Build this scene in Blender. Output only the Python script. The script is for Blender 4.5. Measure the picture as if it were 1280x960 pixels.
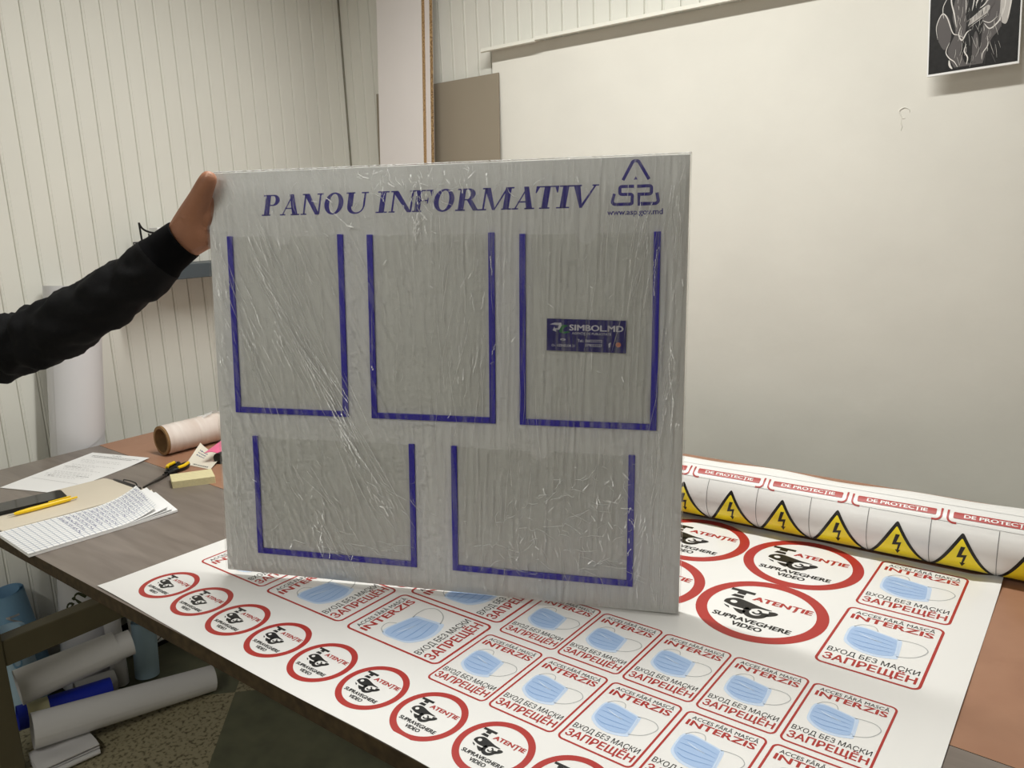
import bpy, bmesh, math, random
from mathutils import Vector, Matrix, geometry, noise
for o in list(bpy.data.objects): bpy.data.objects.remove(o)
SC = bpy.context.scene
COL = SC.collection
random.seed(4)
T = 0.75                                   # table height

# ------------------------------------------------------------------ camera
cd = bpy.data.cameras.new('camera'); cam = bpy.data.objects.new('camera', cd); COL.objects.link(cam)
r_ = Vector((.7921, .6092, -.0383)).normalized(); f_ = Vector((-.6022, .7698, -.2115)).normalized()
d_ = f_.cross(r_).normalized(); r_ = d_.cross(f_)
M = Matrix((r_, -d_, -f_)).transposed().to_4x4(); M.translation = (0, 0, T + .62524); cam.matrix_world = M
cd.sensor_width = 36; cd.sensor_fit = 'HORIZONTAL'; cd.lens = 986.58 / 1280 * 36; cd.clip_start = .02
SC.camera = cam

# ------------------------------------------------------------------ world, exposure, lamps
W = bpy.data.worlds.new('world'); SC.world = W; W.use_nodes = True
W.node_tree.nodes['Background'].inputs[0].default_value = (.02, .02, .02, 1)
vs = SC.view_settings
SC.display_settings.display_device = 'sRGB'
vs.view_transform = 'Standard'; vs.look = 'None'; vs.gamma = 1; vs.use_curve_mapping = False
vs.exposure = 0.0
LAMPS = [  # x, y, z, size x, size y, power
    (-1.00, 1.24, 2.60, 1.5, .10, 31.0),
    (-.75, -1.05, 2.60, 1.5, .10, 21.0),
]
LAMP_COL = (1.0, .99, .94)
for i, (x, y, z, sx, sy, e) in enumerate(LAMPS):
    l = bpy.data.lights.new('tube_light', 'AREA'); l.shape = 'RECTANGLE'; l.size = sx; l.size_y = sy
    l.energy = e; l.color = LAMP_COL; l.spread = math.radians(160)
    o = bpy.data.objects.new('tube_light', l); o.location = (x, y, z - .012); COL.objects.link(o)

# ------------------------------------------------------------------ helpers
def lin(c):
    return tuple((v / 255 / 12.92 if v / 255 <= .04045 else ((v / 255 + .055) / 1.055) ** 2.4) for v in c) + (1,)
MATS = {}
def mat(name, rgb, rough=.6, spec=.4, var=0., vscale=8., bump=0., bscale=60., metal=0., coords='Object', stretch=(1, 1, 1), coat=0., trans=0.):
    if name in MATS: return MATS[name]
    m = bpy.data.materials.new(name); m.use_nodes = True; MATS[name] = m
    nt = m.node_tree; b = nt.nodes['Principled BSDF']
    c = lin(rgb)
    b.inputs['Base Color'].default_value = c; b.inputs['Roughness'].default_value = rough
    b.inputs['Specular IOR Level'].default_value = spec; b.inputs['Metallic'].default_value = metal
    b.inputs['Coat Weight'].default_value = coat; b.inputs['Transmission Weight'].default_value = trans
    m.diffuse_color = c
    if var or bump:
        tc = nt.nodes.new('ShaderNodeTexCoord'); mp = nt.nodes.new('ShaderNodeMapping')
        nt.links.new(tc.outputs[coords], mp.inputs[0]); mp.inputs['Scale'].default_value = stretch
    if var:
        n = nt.nodes.new('ShaderNodeTexNoise'); n.inputs['Scale'].default_value = vscale; n.inputs['Detail'].default_value = 5
        nt.links.new(mp.outputs[0], n.inputs['Vector'])
        rmp = nt.nodes.new('ShaderNodeValToRGB'); e = rmp.color_ramp.elements
        e[0].position = .3; e[1].position = .7
        e[0].color = tuple(v * (1 - var) for v in c[:3]) + (1,); e[1].color = tuple(min(1, v * (1 + var)) for v in c[:3]) + (1,)
        nt.links.new(n.outputs['Fac'], rmp.inputs[0]); nt.links.new(rmp.outputs[0], b.inputs['Base Color'])
    if bump:
        n = nt.nodes.new('ShaderNodeTexNoise'); n.inputs['Scale'].default_value = bscale; n.inputs['Detail'].default_value = 4
        nt.links.new(mp.outputs[0], n.inputs['Vector'])
        bp = nt.nodes.new('ShaderNodeBump'); bp.inputs['Strength'].default_value = bump; bp.inputs['Distance'].default_value = .004
        nt.links.new(n.outputs['Fac'], bp.inputs['Height']); nt.links.new(bp.outputs[0], b.inputs['Normal'])
    return m

class MB:
    """collects shapes, builds ONE mesh object"""
    def __init__(s): s.v = []; s.f = []; s.mi = []; s.sm = []
    def add(s, vs, fs, mi=0, smooth=False):
        b = len(s.v); s.v += [tuple(p) for p in vs]
        for f in fs: s.f.append([b + i for i in f]); s.mi.append(mi); s.sm.append(smooth)
        return s
    def box(s, x0, x1, y0, y1, z0, z1, mi=0, mtx=None):
        vs = [Vector((x, y, z)) for z in (z0, z1) for y in (y0, y1) for x in (x0, x1)]
        if mtx: vs = [mtx @ v for v in vs]
        return s.add(vs, [(0, 2, 3, 1), (4, 5, 7, 6), (0, 1, 5, 4), (2, 6, 7, 3), (0, 4, 6, 2), (1, 3, 7, 5)], mi)
    def prism(s, pts, z0, z1, mi=0, mtx=None, smooth=False):
        n = len(pts); vs = [Vector((p[0], p[1], z0)) for p in pts] + [Vector((p[0], p[1], z1)) for p in pts]
        if mtx: vs = [mtx @ v for v in vs]
        s.add(vs, [list(range(n))[::-1], list(range(n, 2 * n))], mi)
        return s.add(vs, [(i, (i + 1) % n, n + (i + 1) % n, n + i) for i in range(n)], mi, smooth)
    def tube(s, pts, rad, n=12, mi=0, caps=True, smooth=True, flat=1.0):
        pts = [Vector(p) for p in pts]
        if not isinstance(rad, (list, tuple)): rad = [rad] * len(pts)
        rings = []; ref = None
        for i, p in enumerate(pts):
            t = (pts[min(i + 1, len(pts) - 1)] - pts[max(i - 1, 0)]).normalized()
            if ref is None: ref = Vector((0, 0, 1)) if abs(t.z) < .9 else Vector((1, 0, 0))
            a = t.cross(ref).normalized(); ref = a.cross(t).normalized()
            rings.append([p + (a * math.cos(2 * math.pi * k / n) + ref * flat * math.sin(2 * math.pi * k / n)) * rad[i] for k in range(n)])
        vs = [v for r in rings for v in r]
        fs = [(i * n + k, i * n + (k + 1) % n, (i + 1) * n + (k + 1) % n, (i + 1) * n + k) for i in range(len(pts) - 1) for k in range(n)]
        s.add(vs, fs, mi, smooth)
        if caps: s.add(vs[:n], [list(range(n))[::-1]], mi); s.add(vs[-n:], [list(range(n))], mi)
        return s
    def pipe(s, p0, p1, ro, ri, n=40, mi=0, mi_in=None, mi_end=None):
        """hollow roll of sheet or a core"""
        p0 = Vector(p0); p1 = Vector(p1); t = (p1 - p0).normalized()
        ref = Vector((0, 0, 1)) if abs(t.z) < .9 else Vector((1, 0, 0)); a = t.cross(ref).normalized(); b = a.cross(t)
        ring = lambda p, r: [p + (a * math.cos(2 * math.pi * k / n) + b * math.sin(2 * math.pi * k / n)) * r for k in range(n)]
        o0, o1, i0, i1 = ring(p0, ro), ring(p1, ro), ring(p0, ri), ring(p1, ri)
        q = [(k, (k + 1) % n, n + (k + 1) % n, n + k) for k in range(n)]
        s.add(o0 + o1, q, mi, True); s.add(i1 + i0, q, mi if mi_in is None else mi_in, True)
        e = mi if mi_end is None else mi_end
        s.add(i0 + o0, q, e); s.add(o1 + i1, q, e)
        return s
    def grid(s, nx, ny, fn, mi=0, smooth=True):
        vs = [fn(i / nx, j / ny) for j in range(ny + 1) for i in range(nx + 1)]
        return s.add(vs, [(j * (nx + 1) + i, j * (nx + 1) + i + 1, (j + 1) * (nx + 1) + i + 1, (j + 1) * (nx + 1) + i) for j in range(ny) for i in range(nx)], mi, smooth)
    def slab(s, nx, ny, fn, th, mi=0, smooth=True):
        """sheet with thickness th downwards"""
        s.grid(nx, ny, fn, mi, smooth)
        lo = lambda a, b: Vector(fn(a, b)) - Vector((0, 0, th))
        vs = [lo(i / nx, j / ny) for j in range(ny + 1) for i in range(nx + 1)]
        s.add(vs, [(j * (nx + 1) + i, (j + 1) * (nx + 1) + i, (j + 1) * (nx + 1) + i + 1, j * (nx + 1) + i + 1) for j in range(ny) for i in range(nx)], mi, smooth)
        rim = [(i / nx, 0) for i in range(nx)] + [(1, j / ny) for j in range(ny)] + [(1 - i / nx, 1) for i in range(nx)] + [(0, 1 - j / ny) for j in range(ny)]
        n = len(rim)
        vs = [Vector(fn(*p)) for p in rim] + [lo(*p) for p in rim]
        return s.add(vs, [(i, n + i, n + (i + 1) % n, (i + 1) % n) for i in range(n)], mi)
    def build(s, name, mats, parent=None, bevel=0, loc=None):
        me = bpy.data.meshes.new(name); me.from_pydata(s.v, [], s.f)
        for m in (mats if isinstance(mats, (list, tuple)) else [mats]): me.materials.append(m)
        for p, mi, sm in zip(me.polygons, s.mi, s.sm): p.material_index = mi; p.use_smooth = sm
        me.update()
        if any(s.sm): 
            try: me.set_sharp_from_angle(angle=math.radians(50))
            except Exception: pass
        o = bpy.data.objects.new(name, me); COL.objects.link(o)
        if parent: o.parent = parent
        if loc: o.location = loc
        if bevel:
            b = o.modifiers.new('bevel', 'BEVEL'); b.width = bevel; b.segments = 2; b.limit_method = 'ANGLE'
        return o

def tag(o, label, cat, group=None):
    o['label'] = label; o['category'] = cat
    if group: o['group'] = group
    return o
def struct(o): o['kind'] = 'structure'; return o
def thing(name, label, cat, loc=(0, 0, 0), group=None):
    o = bpy.data.objects.new(name, None); COL.objects.link(o); o.location = loc; o.empty_display_size = .05
    return tag(o, label, cat, group)
def bez(p0, p1, p2, p3, n=10):
    out = []
    for i in range(n + 1):
        t = i / n; out.append(tuple((1 - t) ** 3 * a + 3 * (1 - t) ** 2 * t * b + 3 * (1 - t) * t * t * c + t ** 3 * d for a, b, c, d in zip(p0, p1, p2, p3)))
    return out
def smooth_pts(pts, n=6):
    """Catmull-Rom through pts"""
    out = []; P = [pts[0]] + list(pts) + [pts[-1]]
    for i in range(1, len(P) - 2):
        for k in range(n):
            t = k / n
            out.append(tuple(.5 * (2 * b + (c - a) * t + (2 * a - 5 * b + 4 * c - d) * t * t + (3 * b - a - 3 * c + d) * t ** 3) for a, b, c, d in zip(P[i - 1], P[i], P[i + 1], P[i + 2])))
    return out + [tuple(pts[-1])]

# ---- flat printing: shapes in 2D, later mapped on a surface
_tx = {}
def text_geo(s):
    k = s
    if k not in _tx:
        c = bpy.data.curves.new('t', 'FONT'); c.body = s; c.size = 1; c.resolution_u = 3; c.fill_mode = 'FRONT'
        o = bpy.data.objects.new('t', c); COL.objects.link(o)
        dg = bpy.context.evaluated_depsgraph_get(); dg.update()
        me = bpy.data.meshes.new_from_object(o.evaluated_get(dg))
        _tx[k] = ([(v.co.x, v.co.y) for v in me.vertices], [list(p.vertices) for p in me.polygons])
        bpy.data.objects.remove(o); bpy.data.curves.remove(c); bpy.data.meshes.remove(me)
    return _tx[k]
class D2:
    def __init__(s): s.v = []; s.f = []; s.m = []; s.l = []
    def add(s, vs, fs, mi, lay):
        b = len(s.v); s.v += [(p[0], p[1]) for p in vs]; s.l += [lay] * len(vs)
        for f in fs:
            q = [b + i for i in f]
            A = sum(s.v[q[i]][0] * s.v[q[(i + 1) % len(q)]][1] - s.v[q[(i + 1) % len(q)]][0] * s.v[q[i]][1] for i in range(len(q)))
            s.f.append(q if A > 0 else q[::-1]); s.m.append(mi)
        return s
    def poly(s, pts, mi=0, lay=1, holes=()):
        loops = [[Vector((p[0], p[1], 0)) for p in l] for l in [pts] + list(holes)]
        allp = [p for l in loops for p in l]
        return s.add(allp, geometry.tessellate_polygon(loops), mi, lay)
    def band(s, A, B, mi=0, lay=1, closed=True):
        n = len(A); return s.add(list(A) + list(B), [(i, (i + 1) % n, n + (i + 1) % n, n + i) for i in range(n if closed else n - 1)], mi, lay)
    def stroke(s, pts, w, mi=0, lay=1, closed=False, taper=False):
        L = []; Rr = []; n = len(pts)
        for i, p in enumerate(pts):
            a = pts[(i - 1) % n] if closed or i else p; b = pts[(i + 1) % n] if closed or i < n - 1 else p
            dx, dy = b[0] - a[0], b[1] - a[1]; k = math.hypot(dx, dy) or 1
            ww = w / 2
            if i and i < n - 1 or closed:   # mitre
                d1 = (p[0] - a[0], p[1] - a[1]); d2 = (b[0] - p[0], b[1] - p[1]); l1 = math.hypot(*d1) or 1; l2 = math.hypot(*d2) or 1
                cs = (d1[0] * d2[0] + d1[1] * d2[1]) / l1 / l2; ww /= max(.45, math.sqrt(max(0, (1 + cs) / 2)))
            if taper: ww *= math.sin(math.pi * (i + .3) / (n - .4)) ** .6 if n > 2 else 1
            L.append((p[0] - dy / k * ww, p[1] + dx / k * ww)); Rr.append((p[0] + dy / k * ww, p[1] - dx / k * ww))
        return s.band(L, Rr, mi, lay, closed)
    def ell(s, cx, cy, rx, ry, mi=0, lay=1, n=32):
        return s.add([(cx + rx * math.cos(2 * math.pi * i / n), cy + ry * math.sin(2 * math.pi * i / n)) for i in range(n)], [list(range(n))], mi, lay)
    def ring(s, cx, cy, r1, r2, mi=0, lay=1, n=64):
        c = [(math.cos(2 * math.pi * i / n), math.sin(2 * math.pi * i / n)) for i in range(n)]
        return s.band([(cx + r1 * a, cy + r1 * b) for a, b in c], [(cx + r2 * a, cy + r2 * b) for a, b in c], mi, lay)
    def rframe(s, x0, x1, y0, y1, w, r, mi=0, lay=1):
        return s.band(rrect(x0, x1, y0, y1, r), rrect(x0 + w, x1 - w, y0 + w, y1 - w, max(r - w, .0005)), mi, lay)
    def text(s, t, x0, x1, yb, cap, mi=0, lay=1, bold=0., shear=0.):
        vs, fs = text_geo(t); H = max(p[1] for p in text_geo('H')[0])
        if bold:   # heavier strokes: shifted copies of the letters
            sh = [(bold, 0), (-bold, 0), (bold * .5, bold * .6), (-bold * .5, -bold * .6), (0, 0)]
            for k, (a_, b_) in enumerate(sh[:4]): s.text_raw(vs, fs, x0, x1, yb, cap, H, mi, lay + .12 * (k + 1), shear, (a_, b_))
        return s.text_raw(vs, fs, x0, x1, yb, cap, H, mi, lay, shear)
    def text_raw(s, vs, fs, x0, x1, yb, cap, H, mi, lay, shear, off=(0, 0)):
        a = min(p[0] for p in vs) ; b = max(p[0] for p in vs); k = (x1 - x0) / (b - a)
        vs = [(x + off[0], y + off[1]) for x, y in vs]
        return s.add([(x0 + (x - a) * k + shear * y / H * cap, yb + y / H * cap) for x, y in vs], fs, mi, lay)
    def build(s, name, mats, fn, parent=None, cuts=None):
        """fn(x, y, layer) -> point; cuts: y values where faces are split (for curved carriers)"""
        me = bpy.data.meshes.new(name)
        if cuts:
            bm = bmesh.new(); vv = [bm.verts.new((p[0], p[1], l)) for p, l in zip(s.v, s.l)]
            for f, m in zip(s.f, s.m):
                try: q = bm.faces.new([vv[i] for i in f]); q.material_index = m
                except ValueError: pass
            for c in cuts:
                bmesh.ops.bisect_plane(bm, geom=bm.verts[:] + bm.edges[:] + bm.faces[:], plane_co=(0, c, 0), plane_no=(0, 1, 0))
            for v in bm.verts: v.co = fn(v.co.x, v.co.y, v.co.z)
            bm.to_mesh(me); bm.free()
        else:
            me.from_pydata([fn(p[0], p[1], l) for p, l in zip(s.v, s.l)], [], s.f)
            for p, m in zip(me.polygons, s.m): p.material_index = m
        for m in mats: me.materials.append(m)
        me.update(); o = bpy.data.objects.new(name, me); COL.objects.link(o)
        if parent: o.parent = parent
        return o
def rrect(x0, x1, y0, y1, r, n=6):
    out = []
    for cx, cy, a in ((x1 - r, y1 - r, 0), (x0 + r, y1 - r, 90), (x0 + r, y0 + r, 180), (x1 - r, y0 + r, 270)):
        out += [(cx + r * math.cos(math.radians(a + 90 * i / n)), cy + r * math.sin(math.radians(a + 90 * i / n))) for i in range(n + 1)]
    return out

# ------------------------------------------------------------------ materials
m_pvc = mat('pvc_panelling', (228, 227, 219), .45, .35, var=.02, vscale=3)
m_plaster = mat('painted_plaster', (229, 227, 219), .75, .25, var=.025, vscale=5, bump=.35, bscale=14)
m_trim = mat('white_trim', (228, 226, 216), .4)
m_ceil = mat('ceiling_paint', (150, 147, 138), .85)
m_dark = mat('black_plastic', (16, 16, 17), .4)
m_white = mat('white_paper', (243, 243, 243), .55, .3)
m_vinyl = mat('white_vinyl', (231, 230, 228), .32, .45)
m_red = mat('print_red', (170, 47, 41), .4, .4)
m_black = mat('print_black', (26, 25, 24), .4, .4)
m_blue_l = mat('print_light_blue', (198, 215, 238), .4, .4)
m_blue_m = mat('print_mask_blue', (164, 190, 226), .4, .4)
m_blue_d = mat('print_pleat_blue', (118, 154, 206), .4, .4)
m_grey = mat('print_grey', (170, 172, 172), .5)
m_dgrey = mat('print_dark_grey', (95, 95, 98), .5)
m_yel = mat('print_yellow', (248, 226, 44), .32, .45)
m_navy = mat('navy_print', (34, 18, 146), .35, .45)
m_panel = mat('white_foam_pvc', (234, 234, 233), .45, .35, var=.01, vscale=4)
m_strip = mat('blue_plastic_strip', (38, 20, 180), .35, .45)
m_skin = mat('skin', (158, 110, 85), .5, .35, var=.06, vscale=60, bump=.15, bscale=300)
m_nail = mat('nail', (205, 160, 138), .35)
m_cloth = mat('black_fabric', (13, 13, 15), .85, .2, bump=.2, bscale=500)
m_rib = mat('black_rib_knit', (9, 9, 11), .95, .1)
m_kraft = mat('cardboard_core', (142, 112, 78), .8, .2, var=.08, vscale=60)
m_cream = mat('cream_card', (216, 206, 188), .6, .3, var=.02)
m_ink = mat('handwriting_ink', (104, 104, 150), .6)
m_edge = mat('board_edge', (62, 50, 33), .75, .25, var=.35, vscale=70)
m_steel = mat('brown_painted_steel', (96, 89, 68), .5, .35, var=.08, vscale=12)

def speckle(name, base, dots, rough, scale, thr):
    m = bpy.data.materials.new(name); m.use_nodes = True; nt = m.node_tree; b = nt.nodes['Principled BSDF']
    tc = nt.nodes.new('ShaderNodeTexCoord'); n = nt.nodes.new('ShaderNodeTexNoise'); n.inputs['Scale'].default_value = scale; n.inputs['Detail'].default_value = 3
    nt.links.new(tc.outputs['Object'], n.inputs['Vector'])
    r = nt.nodes.new('ShaderNodeValToRGB'); e = r.color_ramp.elements; e[0].position = thr; e[0].color = lin(dots); e[1].position = thr + .12; e[1].color = lin(base)
    nt.links.new(n.outputs['Fac'], r.inputs[0]); nt.links.new(r.outputs[0], b.inputs['Base Color']); b.inputs['Roughness'].default_value = rough
    return m
m_chip = speckle('chipboard_edge', (190, 158, 112), (120, 90, 56), .8, 260, .42)
m_melamine = mat('white_melamine', (226, 220, 218), .35, .4, var=.015, vscale=5)
m_taupe = mat('taupe_board', (150, 140, 124), .55, .35, var=.01)

# floor: large tiles laid diagonally, speckled stone and plain dark green
def floor_mat():
    m = bpy.data.materials.new('floor_tiles'); m.use_nodes = True; nt = m.node_tree; b = nt.nodes['Principled BSDF']; N = nt.nodes.new; L = nt.links.new
    tc = N('ShaderNodeTexCoord'); mp = N('ShaderNodeMapping'); mp.vector_type = 'TEXTURE'
    mp.inputs['Location'].default_value = (-1.997, 1.144, 0); mp.inputs['Rotation'].default_value = (0, 0, math.radians(-45))
    L(tc.outputs['Object'], mp.inputs[0])
    ck = N('ShaderNodeTexChecker'); ck.inputs['Scale'].default_value = 1 / .6
    mp2 = N('ShaderNodeMapping'); mp2.inputs['Location'].default_value = (0, 0, .3); L(mp.outputs[0], mp2.inputs[0]); L(mp2.outputs[0], ck.inputs['Vector'])
    n = N('ShaderNodeTexNoise'); n.inputs['Scale'].default_value = 90; n.inputs['Detail'].default_value = 4; L(tc.outputs['Object'], n.inputs['Vector'])
    r = N('ShaderNodeValToRGB'); e = r.color_ramp.elements; e[0].position = .36; e[0].color = lin((92, 84, 62)); e[1].position = .5; e[1].color = lin((158, 149, 120)); L(n.outputs['Fac'], r.inputs[0])
    n2 = N('ShaderNodeTexNoise'); n2.inputs['Scale'].default_value = 14; L(tc.outputs['Object'], n2.inputs['Vector'])
    r2 = N('ShaderNodeValToRGB'); e = r2.color_ramp.elements; e[0].position = .3; e[0].color = lin((88, 90, 70)); e[1].position = .7; e[1].color = lin((106, 107, 84)); L(n2.outputs['Fac'], r2.inputs[0])
    mx = N('ShaderNodeMix'); mx.data_type = 'RGBA'; L(ck.outputs['Fac'], mx.inputs[0]); L(r2.outputs[0], mx.inputs[6]); L(r.outputs[0], mx.inputs[7])
    L(mx.outputs[2], b.inputs['Base Color']); b.inputs['Roughness'].default_value = .6
    return m

def streak_mat(name, c0, c1, rough, stretch, spec=.4):
    m = bpy.data.materials.new(name); m.use_nodes = True; nt = m.node_tree; b = nt.nodes['Principled BSDF']; N = nt.nodes.new; L = nt.links.new
    tc = N('ShaderNodeTexCoord'); mp = N('ShaderNodeMapping'); mp.inputs['Scale'].default_value = stretch; L(tc.outputs['Object'], mp.inputs[0])
    n = N('ShaderNodeTexNoise'); n.inputs['Scale'].default_value = 5; n.inputs['Detail'].default_value = 8; n.inputs['Distortion'].default_value = .6; L(mp.outputs[0], n.inputs['Vector'])
    r = N('ShaderNodeValToRGB'); e = r.color_ramp.elements; e[0].position = .32; e[0].color = lin(c0); e[1].position = .68; e[1].color = lin(c1); L(n.outputs['Fac'], r.inputs[0])
    L(r.outputs[0], b.inputs['Base Color']); b.inputs['Roughness'].default_value = rough; b.inputs['Specular IOR Level'].default_value = spec
    return m
m_greytop = streak_mat('grey_wood_laminate', (112, 102, 95), (130, 120, 112), .30, (.8, 8, 1))
m_browntop = streak_mat('brown_fibreboard', (158, 116, 92), (166, 124, 99), .42, (3, 3, 3))

# ------------------------------------------------------------------ room
UL, VR, UR, VF, ZC = -2.56, 2.26, 1.6, -1.8, 2.66
struct(MB().box(UL - .1, UR + .1, VF - .1, VR + .1, -.05, 0).build('floor', floor_mat()))
struct(MB().box(UL - .1, UR + .1, VF - .1, VR + .1, ZC, ZC + .05).build('ceiling', m_ceil))
def panelling(a0, a1, step):
    """profile (along, depth): flat boards with a dark groove and a small bead"""
    pts = []; a = a0
    while a < a1 - 1e-6:
        e = min(a + step, a1); g = e - .0125
        if g > a + .01: pts += [(a, 0), (g, 0), (g + .0012, -.005), (g + .0032, -.005), (g + .0045, -.0005), (g + .0085, .0008), (g + .0115, -.0008)]
        a = e
    return pts + [(a1, 0)]
def panel_wall(name, pts, fn, z0, z1):
    mb = MB(); n = len(pts)
    mb.add([fn(a, d, z) for z in (z0, z1) for a, d in pts], [(i, i + 1, n + i + 1, n + i) for i in range(n - 1)], 0)
    # back so that the wall has its depth
    a0, a1 = pts[0][0], pts[-1][0]
    mb.add([fn(a, d, z) for z in (z0, z1) for a, d in ((a0, -.1), (a1, -.1), (a0, 0), (a1, 0))], [(1, 0, 4, 5), (0, 2, 6, 4), (3, 1, 5, 7)], 0)
    return struct(mb.build(name, m_pvc))
panel_wall('wall_left', panelling(VF, VR, .0577), lambda a, d, z: (UL + d, a, z), 0, ZC)
panel_wall('wall_back', panelling(UL, UR, .0590), lambda a, d, z: (a, VR - d, z), 0, ZC)
struct(MB().box(UR, UR + .1, VF - .1, VR + .1, 0, ZC).build('wall_right', m_plaster))
struct(MB().box(UL - .1, UR + .1, VF - .1, VF, 0, ZC).build('wall_front', m_plaster))
# plaster layer on the back wall, below the ledge
PV = 2.243
mb = MB().box(-1.786, UR, PV, VR + .004, 0, T + 1.167)
ch = [(-.478 + .011 * math.cos(t) * (1 + .25 * math.sin(3 * t)), T + .832 + .013 * math.sin(t)) for t in [i * .35 for i in range(15)]]
mb.tube([(x, PV - .0004, z) for x, z in ch], [.0006 + .0012 * abs(math.sin(i * .21)) for i in range(15)], 6)
mb.tube([(-.484, PV - .0003, T + .817), (-.485, PV - .0003, T + .806), (-.481, PV - .0003, T + .799), (-.484, PV - .0003, T + .79)], [.001, .0016, .0012, .0008], 6)
mb.tube([(-1.73, PV, T + 1.05), (-1.732, PV, T + 1.02), (-1.727, PV, T + 1.0)], [.0005, .0012, .0005], 6)
plaster = struct(mb.build('wall_plaster', m_plaster))
# ledge on top of the plaster
pr = [(2.252, 1.178), (2.203, 1.171), (2.199, 1.160), (2.203, 1.157), (2.206, 1.162), (2.243, 1.166), (2.252, 1.168)]
mb = MB()
for x0, x1, dz in ((-1.80, -1.575, 0), (-1.574, UR, .004)):
    n = len(pr); P0 = [(x0, y, T + z + dz) for y, z in pr]; P1 = [(x1, y, T + z + dz) for y, z in pr]
    mb.add(P0 + P1, [list(range(n)), list(range(2 * n - 1, n - 1, -1))] + [(i, n + i, n + (i + 1) % n, (i + 1) % n) for i in range(n)])
struct(mb.build('trim_1', m_trim))
struct(MB().box(UL, UL + .012, VF, VR, 0, .07).build('baseboard_left', mat('dark_baseboard', (44, 42, 38), .5)))
struct(MB().tube([(UL + .002, VR - .002, 0), (UL + .002, VR - .002, ZC)], .004, 8).build('corner_shadow_strip', mat('corner_shadow_grey', (128, 126, 112), .5)))  # dark strip stands in for the shadow line where the walls meet

# ceiling lamps (housing and tube) where the light comes from
m_glow = bpy.data.materials.new('tube_glow'); m_glow.use_nodes = True
_b = m_glow.node_tree.nodes['Principled BSDF']; _b.inputs['Emission Color'].default_value = LAMP_COL + (1,); _b.inputs['Emission Strength'].default_value = 4
for i, (x, y, z, sx, sy, e) in enumerate(LAMPS):
    t = thing('ceiling_light', ['white ceiling tube lamp above the table near the plaster wall', 'white ceiling tube lamp above the front of the room'][i], 'lamp', (x, y, z), 'ceiling tube lamps')
    MB().box(-sx / 2 - .02, sx / 2 + .02, -.07, .07, .02, ZC - z).build('housing', m_trim, t)
    MB().tube([(-sx / 2, 0, .005), (sx / 2, 0, .005)], .013, 12).build('tube', m_glow, t)

# ------------------------------------------------------------------ work table
tb = thing('work_table', 'large work table with brown and grey top under the sticker sheet', 'table', (-.9, 1.18, 0))
TO = Vector((-.9, 1.18, 0))
def tl(p): return tuple(Vector(p) - TO)
U0, U1, V0, V1 = -2.36, .62, .5615, 1.81
bnd = lambda u: 1.02 + (u + 2.36) * (-.036)
for nm, ring, m in (('front_board', [(U0, V0), (U1, V0), (U1, bnd(U1) - .0006), (U0, bnd(U0) - .0006)], m_greytop), ('rear_board', [(U0, bnd(U0) + .0006), (U1, bnd(U1) + .0006), (U1, V1), (U0, V1)], m_browntop)):
    mb = MB(); n = 4
    top = [tl((u, v, T)) for u, v in ring]; lo = [tl((u, v, T - .004)) for u, v in ring]; bt = [tl((u, v, T - .026)) for u, v in ring]
    mb.add(top, [(0, 1, 2, 3)], 0); mb.add(top + lo, [(i, n + i, n + (i + 1) % n, (i + 1) % n) for i in range(n)], 1)
    mb.add(lo + bt, [(i, n + i, n + (i + 1) % n, (i + 1) % n) for i in range(n)], 1); mb.add(bt, [(3, 2, 1, 0)], 1)
    mb.build(nm, [m, m_edge], tb)
for u in (-2.17, .35):
    for v in (.594, 1.74):
        MB().box(u - .028, u + .028, v - .028, v + .028, 0, T - .026).build('leg', m_steel, tb, bevel=.003, loc=tl((0, 0, 0)))
    MB().box(u - .024, u + .024, .622, 1.712, .302, .372).build('stretcher', m_steel, tb, bevel=.003, loc=tl((0, 0, 0)))
MB().box(-2.14, .32, 1.725, 1.755, .66, .724).build('apron', m_steel, tb, bevel=.003, loc=tl((0, 0, 0)))

# ------------------------------------------------------------------ printed sticker sheet
SO = Vector((-.75, 1.0, T))
sheet = thing('printed_sticker_sheet', 'white vinyl sheet printed with red framed warning stickers lying on table', 'sticker sheet', SO)
cor = {(0, 0): (-1.404, .5655), (1, 0): (-.108, .5555), (1, 1): (-.110, 1.437), (0, 1): (-1.378, 1.43)}
def sheet_pt(a, b):
    u = (1 - a) * ((1 - b) * cor[0, 0][0] + b * cor[0, 1][0]) + a * ((1 - b) * cor[1, 0][0] + b * cor[1, 1][0])
    v = (1 - a) * ((1 - b) * cor[0, 0][1] + b * cor[0, 1][1]) + a * ((1 - b) * cor[1, 0][1] + b * cor[1, 1][1])
    e = min(b / .03, 1)
    v += .002 * math.sin(9 * u + 1) * (1 - e)
    c = max(0, 1 - math.hypot((1 - a) / .035, (1 - b) / .06)); s = max(0, 1 - (1 - a) / .03)
    z = .0009 + .006 * c + .001 * s * (1 + math.sin(14 * v)) + .0006 * (1 - e) * (1 + math.sin(17 * u))
    return (u - SO.x, v - SO.y, z)
MB().slab(130, 60, sheet_pt, .0005).build('paper', m_vinyl, sheet)
PRINT = [m_red, m_black, m_blue_l, m_blue_m, m_blue_d, m_grey, m_vinyl]
def flat(x, y, l): return (x, y, .0009 + .00018 * l)
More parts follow.
